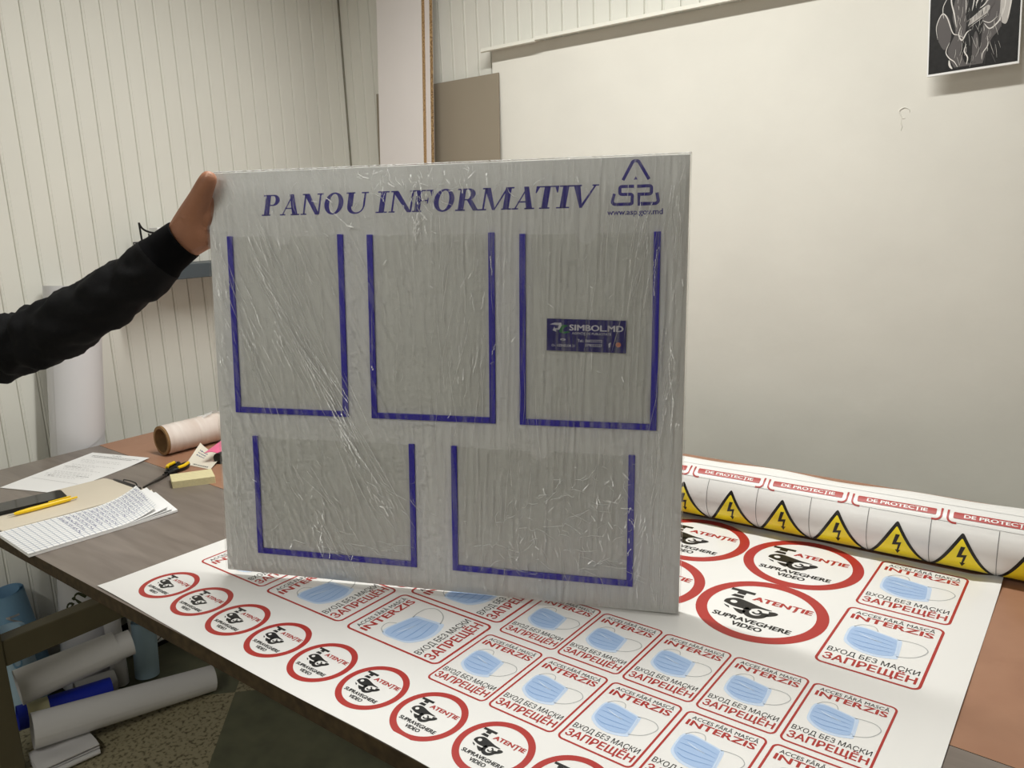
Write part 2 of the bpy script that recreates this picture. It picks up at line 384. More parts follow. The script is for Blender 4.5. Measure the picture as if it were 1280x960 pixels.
def mask_sticker(w, h):
    d = D2(); X = lambda a: a * w; Y = lambda b: -b * h
    d.rframe(0, w, -h, 0, .028 * w, .085 * w, 0, 1)
    d.text('ACCES FĂRĂ MASCĂ', X(.105), X(.915), Y(.105), .047 * h, 1, 1, .008)
    d.text('INTERZIS', X(.085), X(.915), Y(.200), .078 * h, 0, 1, .03)
    d.text('ВХОД БЕЗ МАСКИ', X(.06), X(.94), Y(.80), .062 * h, 1, 1, .006)
    d.text('ЗАПРЕЩЁН', X(.06), X(.94), Y(.925), .088 * h, 0, 1, .028)
    c = lambda pts: smooth_pts([(X(a), Y(b)) for a, b in pts], 5)
    # ear loops
    d.stroke(c([(.17, .33), (.22, .275), (.30, .25), (.37, .26), (.41, .315)]), .010 * w, 5, 1)
    d.stroke(c([(.62, .36), (.72, .345), (.84, .35), (.91, .39), (.925, .44), (.88, .52), (.80, .58), (.68, .62)]), .012 * w, 5, 1)
    halo = c([(.13, .40), (.155, .33), (.25, .30), (.45, .325), (.62, .352), (.665, .37), (.685, .48), (.70, .62), (.68, .66), (.52, .70), (.36, .695), (.24, .655), (.15, .58), (.13, .40)])[:-1]
    d.poly(halo, 2, 1)
    body = c([(.155, .42), (.175, .345), (.27, .32), (.45, .342), (.60, .368), (.625, .40), (.645, .50), (.655, .60), (.63, .635), (.51, .668), (.37, .665), (.26, .63), (.175, .56), (.155, .42)])[:-1]
    d.poly(body, 3, 2)
    for a0, b0, a1, b1, bow in ((.19, .40, .62, .43, -.02), (.175, .46, .625, .48, -.01), (.19, .53, .64, .53, .01), (.23, .585, .645, .58, .03)):
        d.stroke(c([(a0, b0), ((a0 + a1) / 2 - .08, (b0 + b1) / 2 + bow), (a1, b1)]), .009 * w, 4, 3, taper=True)
    d.stroke(c([(.25, .42), (.40, .46), (.50, .475)]), .02 * w, 2, 3, taper=True)
    d.stroke(c([(.635, .385), (.655, .49), (.668, .60)]), .02 * w, 2, 3)
    return d
def camera_sticker(r):
    d = D2(); S = lambda pts: [(x * r, y * r) for x, y in pts]
    d.ring(0, 0, r, .82 * r, 0, 1)
    d.poly(S([(-.66, .50), (-.26, .50), (-.26, .42), (-.66, .42)]), 1, 1)
    d.poly(S([(-.53, .42), (-.39, .42), (-.39, .31), (-.37, .22), (-.58, .22), (-.55, .30), (-.53, .33)]), 1, 1)
    d.poly(S([(-.53, .335), (-.37, .335), (-.37, .305), (-.55, .305)]), 6, 2)
    body = smooth_pts([(-.60, -.03), (-.60, .06), (-.54, .14), (-.44, .19), (-.30, .17), (-.05, .10), (.15, .07), (.10, .04), (-.04, .03), (-.12, -.02), (-.18, -.09), (-.30, -.10), (-.44, -.09), (-.60, -.03)], 4)[:-1]
    d.poly(S(body), 1, 1)
    d.ell(-.46 * r, .045 * r, .055 * r, .05 * r, 6, 2, 20)
    d.poly(S([(-.57, -.10), (-.47, -.13), (-.44, -.19), (-.52, -.15)]), 1, 1)
    d.poly(S(smooth_pts([(-.40, -.15), (-.27, -.145), (-.19, -.15), (-.20, -.27), (-.30, -.24), (-.40, -.15)], 3)[:-1]), 1, 1)
    arc = [(-.045 + .145 * math.cos(t), -.11 + .15 * math.sin(t)) for t in [math.radians(150 + 10 * i) for i in range(24)]]
    d.stroke(S(arc), .10 * r, 1, 1)
    d.stroke(S([(-.03 + .06 * math.cos(math.radians(a)), -.09 + .06 * math.sin(math.radians(a))) for a in range(-160, 120, 20)]), .04 * r, 1, 1)
    d.poly(S(smooth_pts([(.12, .02), (.21, .04), (.27, .01), (.24, -.07), (.12, -.17), (.14, -.07), (.12, .02)], 3)[:-1]), 1, 1)
    d.text('ATENȚIE', -.23 * r, .69 * r, .255 * r, .135 * r, 0, 1, .045)
    d.text('SUPRAVEGHERE', -.60 * r, .60 * r, -.485 * r, .115 * r, 1, 1, .045)
    d.text('VIDEO', -.235 * r, .225 * r, -.655 * r, .115 * r, 1, 1, .045)
    return d
mask_p = mask_sticker(.1, .1355).build('mask_sticker', PRINT, flat, sheet)
cam_p = camera_sticker(.1).build('camera_sticker', PRINT, flat, sheet)
used = set()
def stick(proto, u, v, sx=1, sy=1, rot=0):
    o = proto
    if proto.name in used: o = proto.copy(); COL.objects.link(o)
    used.add(proto.name); o.parent = sheet; o.location = (u - SO.x, v - SO.y, 0); o.scale = (sx, sy, 1); o.rotation_euler = (0, 0, math.radians(rot))
for i in range(9): stick(cam_p, -1.2965 + .1077 * i, .6437 - .0019 * i, .5057, .5057)
for u in (-.4015, -.604):
    for v in (1.324, 1.1245): stick(cam_p, u, v)
stick(cam_p, -.8065, 1.326)
for i in range(5): stick(mask_p, -.7092 + .1088 * i, .9865 - .0021 * i, 1.036, 1.037)
for i in range(5): stick(mask_p, -.7141 + .1098 * i, .8326 - .001 * i, 1.036, 1.037)
for i, (u, v) in enumerate([(-.2902, 1.4135), (-.2928, 1.2143)]): stick(mask_p, u, v, 1.355, 1.361)
for u, v in [(-1.3426, .729), (-1.131, .7244), (-.9179, .721), (-1.128, .866), (-.9165, .862)]: stick(mask_p, u, v, 1.32, 1.453, 90)

# ------------------------------------------------------------------ notice board panel with pockets, wrapped in film
A_ = Vector((.919, .394, -.01402)).normalized(); UP = Vector((-.02013, .08242, .99639)); UP = (UP - A_ * UP.dot(A_)).normalized(); DP = UP.cross(A_)
PM = Matrix((A_, DP, UP)).transposed().to_4x4(); PM.translation = Vector((-1.23768, .72458, T + .01243 + .0012))
PW, PH, PT = .80106, .69922, .010
panel = thing('notice_board', 'grey white information board with blue pockets wrapped in clear stretch film', 'notice board')
panel.matrix_world = PM
MB().box(0, PW, 0, PT, 0, PH).build('backing_panel', m_panel, panel, bevel=.0008)
pockets = [(.0355, .2500, .291, .594, 1), (.2925, .507, .291, .5925, 1), (.547, .7615, .291, .5895, 1), (.0657, .367, .038, .2505, 0), (.431, .7296, .039, .251, 1)]
m_clear = bpy.data.materials.new('clear_pocket_plastic'); m_clear.use_nodes = True
nt = m_clear.node_tree; nt.nodes.remove(nt.nodes['Principled BSDF']); out = nt.nodes['Material Output']
tr = nt.nodes.new('ShaderNodeBsdfTransparent'); tr.inputs[0].default_value = (.98, .98, .975, 1); gl = nt.nodes.new('ShaderNodeBsdfGlossy'); gl.inputs['Roughness'].default_value = .12
fr = nt.nodes.new('ShaderNodeFresnel'); fr.inputs[0].default_value = 1.3; mx = nt.nodes.new('ShaderNodeMixShader')
nt.links.new(fr.outputs[0], mx.inputs[0]); nt.links.new(tr.outputs[0], mx.inputs[1]); nt.links.new(gl.outputs[0], mx.inputs[2]); nt.links.new(mx.outputs[0], out.inputs[0])
SW = .0098
for x0, x1, z0, z1, notch in pockets:
    p = MB().box(x0, x0 + SW, -.004, 0, z0, z1).box(x1 - SW, x1, -.004, 0, z0, z1).box(x0 + SW, x1 - SW, -.004, 0, z0, z0 + SW).build('pocket_frame', m_strip, panel, bevel=.0006)
    xm = (x0 + x1) / 2 - .003; zt = z1 - .0015
    rim = [(x0 + SW, z0 + SW), (x1 - SW, z0 + SW), (x1 - SW, zt)]
    rim += [(xm + .0145 * math.cos(math.radians(a)), zt - .0145 * math.sin(math.radians(a))) for a in range(0, 181, 15)] if notch else [(xm, zt)]
    rim += [(x0 + SW, zt)]
    mtx = Matrix(((1, 0, 0, 0), (0, 0, 1, 0), (0, 1, 0, 0), (0, 0, 0, 1)))
    mb = MB(); mb.prism(rim, -.0032, -.0026, 0, mtx)
    mb.build('clear_sheet', m_clear, p)
def pan(x, y, l): return (x, -.0002 - .00015 * l, y)
# serif heading: glyphs drawn as stems, thin strokes and serifs, cap height 1
def arc(cx, cy, rx, ry, a0, a1, n=14): return [(cx + rx * math.cos(math.radians(a0 + (a1 - a0) * i / n)), cy + ry * math.sin(math.radians(a0 + (a1 - a0) * i / n))) for i in range(n + 1)]
def glyph(c, w):
    P = []; t = .275; th = .09; s = .06
    R = lambda x0, x1, y0, y1: P.append(('p', [(x0, y0), (x1, y0), (x1, y1), (x0, y1)]))
    Q = lambda *a: P.append(('p', list(a)))
    B = lambda a, b: P.append(('b', a, b))
    def serif(xa, xb, y, up):   # bracketed slab
        R(xa, xb, y, y + s) if up else R(xa, xb, y - s, y)
    if c == 'I':
        m = w / 2; R(m - t / 2, m + t / 2, 0, 1); serif(0, w, 0, 1); serif(0, w, 1, 0)
    elif c in 'PR':
        R(.12, .12 + t, 0, 1); serif(0, .47, 0, 1); serif(0, .2, 1, 0); k = .60 if c == 'P' else .58
        B(arc(k - .04, .735, .34, .265, 90, -90), arc(k - .06, .735, .13, .21, 90, -90)); R(.3, k, .945, 1); R(.3, k, .47, .525)
        if c == 'R': Q((.5, .48), (.74, .50), (1.13, .0), (.87, 0)); serif(.87, w, 0, 1)
    elif c == 'A':
        m = w * .54; Q((.10, 0), (.17, 0), (m + .02, .92), (m - .01, 1)); Q((m - .15, 1), (m + .07, 1), (w - .09, 0), (w - .38, 0)); serif(0, .30, 0, 1); serif(w - .46, w, 0, 1); R(.24, w - .28, .30, .36)
    elif c == 'V':
        m = w * .46; Q((.08, 1), (.37, 1), (m + .08, 0), (m - .05, 0)); Q((w - .18, 1), (w - .10, 1), (m + .06, 0), (m - .02, .1)); serif(0, .45, 1, 0); serif(w - .3, w, 1, 0)
    elif c == 'N':
        R(.12, .12 + th, 0, 1); R(w - .2, w - .2 + th, 0, 1); Q((.06, 1), (.36, 1), (w - .12, 0), (w - .33, 0)); serif(0, .31, 0, 1); serif(0, .28, 1, 0); serif(w - .33, w, 1, 0)
    elif c == 'M':
        m = w * .46; R(.13, .13 + th, 0, 1); Q((.10, 1), (.39, 1), (m + .06, .0), (m - .08, .0)); Q((w - .36, 1), (w - .26, 1), (m + .05, .02), (m - .02, .02)); R(w - .12 - t, w - .12, 0, 1)
        serif(0, .32, 0, 1); serif(.02, .3, 1, 0); serif(w - .46, w, 0, 1); serif(w - .34, w, 1, 0)
    elif c == 'O':
        cx = w / 2; B(arc(cx, .5, w / 2, .52, 0, 360, 36), arc(cx, .5, w / 2 - .25, .45, 0, 360, 36))
    elif c == 'U':
        R(.12, .12 + t, .34, 1); R(w - .22, w - .22 + th, .34, 1); serif(0, .46, 1, 0); serif(w - .36, w, 1, 0)
        B(arc((w - .03) / 2, .34, (w - .03) / 2 - .12, .36, 180, 360), arc((.335 + w - .22) / 2, .34, (w - .22 - .335) / 2, .28, 180, 360))
    elif c == 'F':
        R(.12, .12 + t, 0, 1); serif(0, .47, 0, 1); R(0, w, .945, 1); Q((w - .06, .72), (w, .72), (w, 1), (w - .17, .95)); R(.3, w - .2, .49, .545); Q((w - .24, .38), (w - .19, .38), (w - .19, .66), (w - .24, .66))
    elif c == 'T':
        m = w / 2; R(m - t / 2, m + t / 2, 0, 1); R(0, w, .945, 1); serif(m - .24, m + .24, 0, 1); Q((0, .70), (.05, .70), (.16, .95), (0, 1)); Q((w, .70), (w - .05, .70), (w - .16, .95), (w, 1))
    return P
d = D2(); K = .9801; cap = .0345
for c, x, wd in [('P', .1042, .032), ('A', .1385, .0365), ('N', .1775, .0385), ('O', .2195, .0345), ('U', .2575, .0400), ('I', .3140, .0200), ('N', .3370, .0435), ('F', .3775, .0325), ('O', .4130, .0345), ('R', .4515, .0425), ('M', .4920, .0520), ('A', .5450, .0365), ('T', .5795, .0355), ('I', .6160, .0205), ('V', .6350, .0420)]:
    for g in glyph(c, wd / cap):
        tf = lambda p: (K * (x + p[0] * cap + .18 * p[1] * cap), K * (.6393 + p[1] * cap))
        if g[0] == 'p': d.poly([tf(p) for p in g[1]], 0, 1)
        else: d.band([tf(p) for p in g[1]], [tf(p) for p in g[2]], 0, 1, closed=False)
d.build('heading', [m_navy], pan, panel)
# emblem and web address
d = D2(); kk = lambda pts: [(K * a, K * b) for a, b in pts]
lw = .0047 * K
d.stroke(kk([(.7190, .6786)] + arc(.7377, .7035, .0052, .0030, 155, 25, 8) + [(.7580, .6788)]), lw, 0, 1)
d.poly(kk([(.7381, .6840), (.7352, .6788), (.7410, .6788)]), 0, 1)
d.stroke(kk([(.7358, .6692)] + arc(.7180, .6665, .0035, .0028, 90, 180, 4) + arc(.7180, .6605, .0035, .0028, 180, 270, 4) + arc(.7305, .6548, .0030, .0026, 90, 0, 4) + arc(.7300, .6452, .0032, .0022, 0, -90, 4) + arc(.7085, .6475, .0052, .0045, 270, 160, 7) + [(.7062, .6590)]), lw, 0, 1)
d.stroke(kk([(.7403, .6690)] + arc(.7582, .6665, .0035, .0028, 90, 0, 4) + arc(.7582, .6600, .0035, .0028, 0, -90, 4) + [(.7432, .6572), (.7432, .6430)] + arc(.7670, .6475, .0052, .0045, 270, 380, 7) + [(.7700, .6590)]), lw, 0, 1)
d.text('www.asp.gov.md', K * .6960, K * .7792, K * .6273, K * .0082, 0, 1, .02)
d.build('emblem', [m_navy], pan, panel)
# agency sticker in the third pocket
cx0, cx1, cz0, cz1 = .5907, .7132, .4090, .4592
_q = [(.6028, .469), (.7283, .4667), (.7269, .4166), (.6026, .4189)]
def card(x, y, l):   # x, y in 0..1 of the sticker, a little turned
    px = .5907 + x * .1228 - (1 - y) * .0003; pz = .4600 - (1 - y) * .0495 - x * .0024
    return (px, -.0034 - .00012 * l, pz)
m_card = mat('navy_card', (24, 8, 118), .4); m_cw = mat('print_white', (228, 226, 236), .4); m_cg = mat('print_green', (22, 128, 66), .4); m_co = mat('print_orange', (222, 128, 92), .4)
d = D2(); ci = lambda pts: [((a - .6028) / .1252, 1 - (.469 - b - (a - .6028) * .0183) / .0505) for a, b in pts]
d.poly([(0, 0), (1, 0), (1, 1), (0, 1)], 0, 0)
d.poly([(.04, .82), (.10, .88), (.185, .88), (.195, .80), (.16, .66), (.12, .65), (.125, .59), (.075, .64), (.10, .76), (.105, .70), (.14, .71), (.155, .80), (.10, .81)], 1, 1)
d.stroke([(.265, .78), (.225, .80), (.195, .71), (.185, .60), (.22, .57), (.29, .61)], .045, 2, 1)
d.text('SIMBOL.MD', .292, .962, .655, .175, 1, 1, .035)
d.text('AGENȚIE DE PUBLICITATE', .322, .815, .535, .065, 1, 1, .01, shear=.03)
d.text('Tel.: 068233772', .395, .705, .30, .085, 1, 1, .012)
d.text('079053227', .49, .705, .165, .085, 1, 1, .012)
d.text('Or. UZINELOR 21', .065, .36, .135, .075, 1, 1, .01)
d.ring(.21, .36, .034, .022, 1, 1, 20); d.stroke([(.21, .40), (.21, .36), (.235, .36)], .012, 1, 2)
d.text('f', .785, .812, .17, .13, 1, 1, .05)
d.ell(.905, .255, .033, .075, 3, 1, 20)
d.build('agency_sticker', [m_card, m_cw, m_cg, m_co], card, panel)['label'] = 'navy sticker with white lettering and green arrow'

# stretch film
def film_mat():
    m = bpy.data.materials.new('stretch_film'); m.use_nodes = True; nt = m.node_tree; nt.nodes.remove(nt.nodes['Principled BSDF']); N = nt.nodes.new; L = nt.links.new
    out = nt.nodes['Material Output']; tc = N('ShaderNodeTexCoord')
    def nz(rot, scale, s, det=4, dist=.5):
        mp = N('ShaderNodeMapping'); mp.inputs['Rotation'].default_value = (0, math.radians(rot), 0); mp2 = N('ShaderNodeMapping'); mp2.inputs['Scale'].default_value = scale
        L(tc.outputs['Object'], mp.inputs[0]); L(mp.outputs[0], mp2.inputs[0]); n = N('ShaderNodeTexNoise'); n.inputs['Scale'].default_value = s; n.inputs['Detail'].default_value = det; n.inputs['Distortion'].default_value = dist
        L(mp2.outputs[0], n.inputs['Vector']); return n.outputs['Fac']
    def math_(op, a, b):
        n = N('ShaderNodeMath'); n.operation = op
        for i, v in enumerate((a, b)):
            if isinstance(v, (int, float)): n.inputs[i].default_value = v
            else: L(v, n.inputs[i])
        return n.outputs[0]
    vert = nz(3, (110, 1, 3), 1.0, 6, .4); big = nz(0, (1, 1, 1), 5, 2)
    crk = nz(30, (1, 1, 1), 55, 5, 2.0)
    sx = N('ShaderNodeSeparateXYZ'); L(tc.outputs['Object'], sx.inputs[0]); side = N('ShaderNodeMapRange'); side.inputs['From Min'].default_value = .30; side.inputs['From Max'].default_value = .46; side.inputs['To Min'].default_value = 1; side.inputs['To Max'].default_value = 0
    L(sx.outputs[0], side.inputs['Value']); dg_ = nz(24, (110, 1, 4), 1.0, 6, .6); v2 = nz(-2, (150, 1, 5), 1.0, 6, .6)
    mxd = N('ShaderNodeMix'); L(side.outputs[0], mxd.inputs[0]); L(v2, mxd.inputs[2]); L(dg_, mxd.inputs[3]); diag = mxd.outputs[0]
    h = math_('ADD', math_('ADD', math_('MULTIPLY', vert, .6), math_('MULTIPLY', diag, .8)), math_('MULTIPLY', crk, .45))
    bp = N('ShaderNodeBump'); bp.inputs['Strength'].default_value = .75; bp.inputs['Distance'].default_value = .006; L(h, bp.inputs['Height'])
    tr = N('ShaderNodeBsdfTransparent'); tr.inputs[0].default_value = (.985, .985, .98, 1)
    gl = N('ShaderNodeBsdfGlossy'); gl.inputs['Roughness'].default_value = .11; L(bp.outputs[0], gl.inputs['Normal'])
    fr = N('ShaderNodeFresnel'); fr.inputs[0].default_value = 1.42; L(bp.outputs[0], fr.inputs['Normal'])
    m1 = N('ShaderNodeMixShader'); L(fr.outputs[0], m1.inputs[0]); L(tr.outputs[0], m1.inputs[1]); L(gl.outputs[0], m1.inputs[2])
    df = N('ShaderNodeBsdfDiffuse'); df.inputs[0].default_value = (.9, .9, .9, 1); L(bp.outputs[0], df.inputs['Normal'])
    mr = N('ShaderNodeMapRange'); mr.inputs['From Min'].default_value = .50; mr.inputs['From Max'].default_value = .70; mr.inputs['To Min'].default_value = .0; mr.inputs['To Max'].default_value = .22
    L(math_('ADD', math_('MULTIPLY', math_('ADD', math_('MULTIPLY', vert, .5), math_('MULTIPLY', diag, .5)), .8), math_('MULTIPLY', big, .25)), mr.inputs['Value'])
    m2 = N('ShaderNodeMixShader'); L(mr.outputs[0], m2.inputs[0]); L(m1.outputs[0], m2.inputs[1]); L(df.outputs[0], m2.inputs[2]); L(m2.outputs[0], out.inputs[0])
    return m
m_film = film_mat()
m_fold = bpy.data.materials.new('film_fold'); m_fold.use_nodes = True
nt = m_fold.node_tree; nt.nodes.remove(nt.nodes['Principled BSDF']); out = nt.nodes['Material Output']
tr = nt.nodes.new('ShaderNodeBsdfTransparent'); pb = nt.nodes.new('ShaderNodeBsdfPrincipled'); pb.inputs['Base Color'].default_value = (.95, .95, .95, 1); pb.inputs['Roughness'].default_value = .14; pb.inputs['Specular IOR Level'].default_value = .9
mx = nt.nodes.new('ShaderNodeMixShader'); mx.inputs[0].default_value = .55
nt.links.new(tr.outputs[0], mx.inputs[1]); nt.links.new(pb.outputs[0], mx.inputs[2]); nt.links.new(mx.outputs[0], out.inputs[0])
m_crease_glint = bpy.data.materials.new('film_crease_glint'); m_crease_glint.use_nodes = True  # opaque white for creases, with film highlights put into the colour
pb = m_crease_glint.node_tree.nodes['Principled BSDF']; pb.inputs['Base Color'].default_value = (.97, .97, .97, 1); pb.inputs['Roughness'].default_value = .24; pb.inputs['Specular IOR Level'].default_value = 1.0
FY = -.0058
def film_y(x, z): return FY - .0009 * noise.noise(Vector((x * 26, z * 5, 1))) - .0006 * noise.noise(Vector((x * 60 + z * 20, z * 12, 4)))
mb = MB()
e = .0022
mb.grid(110, 90, lambda a, b: (-e + a * (PW + 2 * e), film_y(a * PW, b * PH) + .0035 * (max(0, 1 - min(a, 1 - a) / .015) + max(0, 1 - min(b, 1 - b) / .015) * .8), -e + .004 + b * (PH + 2 * e - .004)), 0)
bk = PT + .002
for P in ([(-e, FY + .0035), (-e, bk)], [(PW + e, bk), (PW + e, FY + .0035)], [(PW + e, bk), (-e, bk)]):
    (xa, ya), (xb, yb) = P
    mb.add([(xa, ya, .002), (xb, yb, .002), (xb, yb, PH + e), (xa, ya, PH + e)], [(0, 1, 2, 3)], 0)
mb.add([(-e, FY + .003, PH + e), (PW + e, FY + .003, PH + e), (PW + e, bk, PH + e), (-e, bk, PH + e)], [(0, 1, 2, 3)], 0)
rs = random.Random(11)
def ridge(x, z, ang, ln, w, wob=.004, mi=1, hi=.3):
    """one raised fold of film, from (x, z) downwards at ang degrees from vertical"""
    n = max(3, int(ln / (.012 if mi == 1 else .0032))); L = []; C_ = []; R_ = []
    ph = rs.random() * 6; px, pz = x, z; a = math.radians(ang)
    for i in range(n + 1):
        t = i / n; k = math.sin(math.pi * (t * .96 + .02)) ** .7 * (.6 + .4 * rs.random())
        off = wob * math.sin(ph + t * 4)
        qx = x + math.sin(a) * ln * t + math.cos(a) * off; qz = z - math.cos(a) * ln * t + math.sin(a) * off
        if not (.002 < qx < PW - .002 and .006 < qz < PH - .002): break
        y = film_y(qx, qz) - .0003
        nx, nz_ = math.cos(a) * w * k / 2, math.sin(a) * w * k / 2
        if mi == 2: k = max(k, .5)
        L.append((qx - nx, y, qz - nz_)); C_.append((qx, y - (.0009 * k + w * hi * k if mi == 1 else rs.uniform(.0002, .0016)), qz)); R_.append((qx + nx, y, qz + nz_))
    m = len(L)
    if m < 3: return
    mb.add(L + C_ + R_, [(i, i + 1, m + i + 1, m + i) for i in range(m - 1)] + [(m + i, m + i + 1, 2 * m + i + 1, 2 * m + i) for i in range(m - 1)], mi, True)
def bandr(x0, z0, x1, z1, spread, n, lmin, lmax, wmin, wmax, jit=5):
    a = math.degrees(math.atan2(x1 - x0, z0 - z1))
    for _ in range(n):
        t = rs.random(); s = rs.gauss(0, spread)
        ridge(x0 + (x1 - x0) * t + s, z0 + (z1 - z0) * t + rs.gauss(0, .02), a + rs.gauss(0, jit), rs.uniform(lmin, lmax), rs.uniform(wmin, wmax), rs.uniform(.0005, .003))
# long diagonal folds across the left half
bandr(.06, .60, .25, .28, .012, 26, .05, .22, .0007, .0016, 3)
bandr(.10, .62, .30, .18, .022, 22, .04, .18, .0006, .0014, 4)
bandr(.01, .58, .10, .30, .012, 26, .02, .09, .0006, .0014, 7)
bandr(.13, .64, .20, .42, .012, 14, .03, .12, .0006, .0014, 3)
bandr(.24, .27, .33, .12, .013, 40, .006, .04, .0007, .0018, 18)
bandr(.16, .20, .24, .08, .02, 18, .01, .07, .0006, .0013, 8)
# creases at the top edge
for _ in range(34): ridge(rs.gauss(.33, .10), PH - .004 - rs.random() * .05, rs.uniform(-60, 60), rs.uniform(.008, .035), rs.uniform(.0006, .0018))
for _ in range(16): ridge(rs.gauss(.39, .012), rs.uniform(.57, .69), rs.uniform(-25, 25), rs.uniform(.008, .03), rs.uniform(.0008, .002))
# near vertical folds on the right half
bandr(.74, .69, .72, .50, .03, 26, .04, .16, .0006, .0013, 4)
bandr(.785, .66, .77, .30, .008, 22, .03, .14, .0006, .0013, 4)
bandr(.44, .66, .42, .30, .05, 26, .02, .14, .0005, .0011, 5)
bandr(.60, .60, .58, .10, .10, 26, .03, .14, .0005, .0010, 4)
bandr(.77, .30, .765, .02, .012, 22, .02, .10, .0006, .0013, 5)
bandr(.03, .28, .035, .03, .012, 18, .02, .10, .0006, .0012, 5)
# crumpled patch over the last pocket
for _ in range(150):
    x, z = rs.uniform(.49, .735), rs.uniform(.05, .235)
    if z > .09 + (x - .49) * .62: continue
    ridge(x, z, rs.choice([rs.gauss(65, 15), rs.gauss(-65, 15), rs.gauss(0, 12)]), rs.uniform(.008, .045), rs.uniform(.0005, .0013), .003)
for _ in range(30): t = rs.random(); ridge(.50 + .19 * t, .12 + .115 * t + rs.gauss(0, .006), 120 + rs.gauss(0, 25), rs.uniform(.01, .03), rs.uniform(.0006, .0014))
for _ in range(26): ridge(rs.uniform(.08, .36), rs.gauss(.068, .012), rs.gauss(85, 25), rs.uniform(.01, .05), rs.uniform(.0005, .0011))
for _ in range(60): ridge(rs.uniform(.02, .78), rs.uniform(.03, .68), rs.gauss(5, 25), rs.uniform(.004, .014), rs.uniform(.0008, .0018))
# short dense creases; glints built in by white colour and facet tilt
def glint(x, z, ang, ln, w):   # chain of small tilted facets
    a = math.radians(ang); n = max(2, int(ln / .0035)); tx, tz = math.sin(a), -math.cos(a)
    w *= 1.25
    for i in range(n):
        cx, cz = x + tx * ln * (i + .5) / n + rs.gauss(0, .0004), z + tz * ln * (i + .5) / n
        if not (.003 < cx < PW - .003 and .006 < cz < PH - .003): continue
        hl = ln / n * rs.uniform(.35, .6); hw = w / 2 * rs.uniform(.5, 1.2); r, u = rs.gauss(.09, .16), rs.gauss(.38, .16)
        y0 = film_y(cx, cz) - .0008; q = []
        for sx, sz in ((-1, -.8), (1, -1), (.8, 1), (-1, .9)):
            dx, dz = sx * hw * math.cos(a) + sz * hl * tx, sx * hw * math.sin(a) + sz * hl * tz
            q.append((cx + dx, y0 + r * dx + u * dz, cz + dz))
        mb.add(q, [(0, 1, 2, 3)], 2)
for _ in range(22): glint(rs.gauss(.10, .035), rs.uniform(.40, .62), rs.gauss(24, 6), rs.uniform(.02, .08), rs.uniform(.0004, .0009))
for _ in range(40): t = rs.random(); glint(.06 + .19 * t + rs.gauss(0, .012), .58 - .30 * t + rs.gauss(0, .02), 32 + rs.gauss(0, 4), rs.uniform(.02, .10), rs.uniform(.0004, .0009))
for _ in range(46): t = rs.random(); glint(.22 + .10 * t + rs.gauss(0, .010), .30 - .17 * t + rs.gauss(0, .010), 33 + rs.gauss(0, 18), rs.uniform(.006, .022), rs.uniform(.0004, .0011))
for _ in range(18): glint(rs.gauss(.19, .015), rs.uniform(.06, .17), rs.gauss(15, 25), rs.uniform(.006, .025), rs.uniform(.0004, .0010))
for x, z, a_, l_, w_ in ((.225, .652, 55, .014, .0012), (.232, .632, 50, .036, .0012), (.258, .608, 75, .014, .0022), (.268, .612, -20, .012, .0009), (.198, .648, 80, .010, .0010)): glint(x, z, a_, l_, w_)
for _ in range(26): glint(rs.gauss(.385, .010), rs.uniform(.585, .685), rs.gauss(5, 25), rs.uniform(.006, .022), rs.uniform(.0005, .0016))
for _ in range(26): glint(rs.uniform(.28, .50), PH - .003 - abs(rs.gauss(0, .018)), rs.gauss(0, 50), rs.uniform(.006, .02), rs.uniform(.0005, .0013))
for _ in range(30): glint(rs.gauss(.785, .006), rs.uniform(.30, .66), rs.gauss(-4, 8), rs.uniform(.006, .04), rs.uniform(.0004, .0010))
for _ in range(16): glint(rs.gauss(.74, .02), rs.uniform(.50, .68), rs.gauss(-8, 5), rs.uniform(.02, .06), rs.uniform(.0004, .0008))
for _ in range(34): glint(rs.gauss(.02, .007), rs.uniform(.36, .60), rs.gauss(12, 20), rs.uniform(.005, .02), rs.uniform(.0004, .0010))
for _ in range(70):
    x, z = rs.uniform(.49, .73), rs.uniform(.075, .235)
    if z < .10 + (x - .49) * .60: glint(x, z, rs.gauss(0, 50), rs.uniform(.005, .018), rs.uniform(.0004, .0010))
for _ in range(20): glint(rs.gauss(.74, .008), rs.uniform(.03, .16), rs.gauss(-12, 15), rs.uniform(.006, .025), rs.uniform(.0004, .0009))
for _ in range(30): glint(rs.uniform(.44, .53), rs.uniform(.36, .58), rs.gauss(-4, 10), rs.uniform(.006, .03), rs.uniform(.0003, .0008))
for _ in range(30): glint(rs.uniform(.03, .77), rs.uniform(.03, .68), rs.gauss(10, 40), rs.uniform(.004, .012), rs.uniform(.0005, .0012))
mb.build('stretch_film', [m_film, m_fold, m_crease_glint], panel)

# ------------------------------------------------------------------ roll of printed stickers
RR = .0556
ro = Vector((-.4, 1.4555, T + RR + .0012)); ax = Vector((1, .0245, 0)).normalized(); bd = Vector((-ax.y, ax.x, 0))
proll = thing('printed_sticker_roll', 'thick white roll printed with yellow electric hazard triangles behind sheet', 'sticker roll', ro)
def onroll(s, y, l):
    a = y / RR; r = RR + .0004 + .00018 * l
    return ax * s - bd * (math.cos(a) * r) + Vector((0, 0, math.sin(a) * r))
mb = MB()
mb.pipe(ax * -.62, ax * .80, RR, RR - .006, 64)
for k in range(1, 4): mb.pipe(ax * (-.62 + .002 * k), ax * (.80 - .002 * k), RR - .006 - .004 * (k - 1), RR - .009 - .004 * (k - 1), 40)
mb.build('rolled_vinyl', m_vinyl, proll)
mb = MB()
mb.grid(120, 8, lambda a, b: tuple(onroll(-.62 + 1.42 * a, RR * math.radians(78 + 34 * b), 0) + Vector((0, 0, .0002 + b * b * (.0035 + .0032 * math.sin(31 * a) * math.sin(9 * a + 1))))))
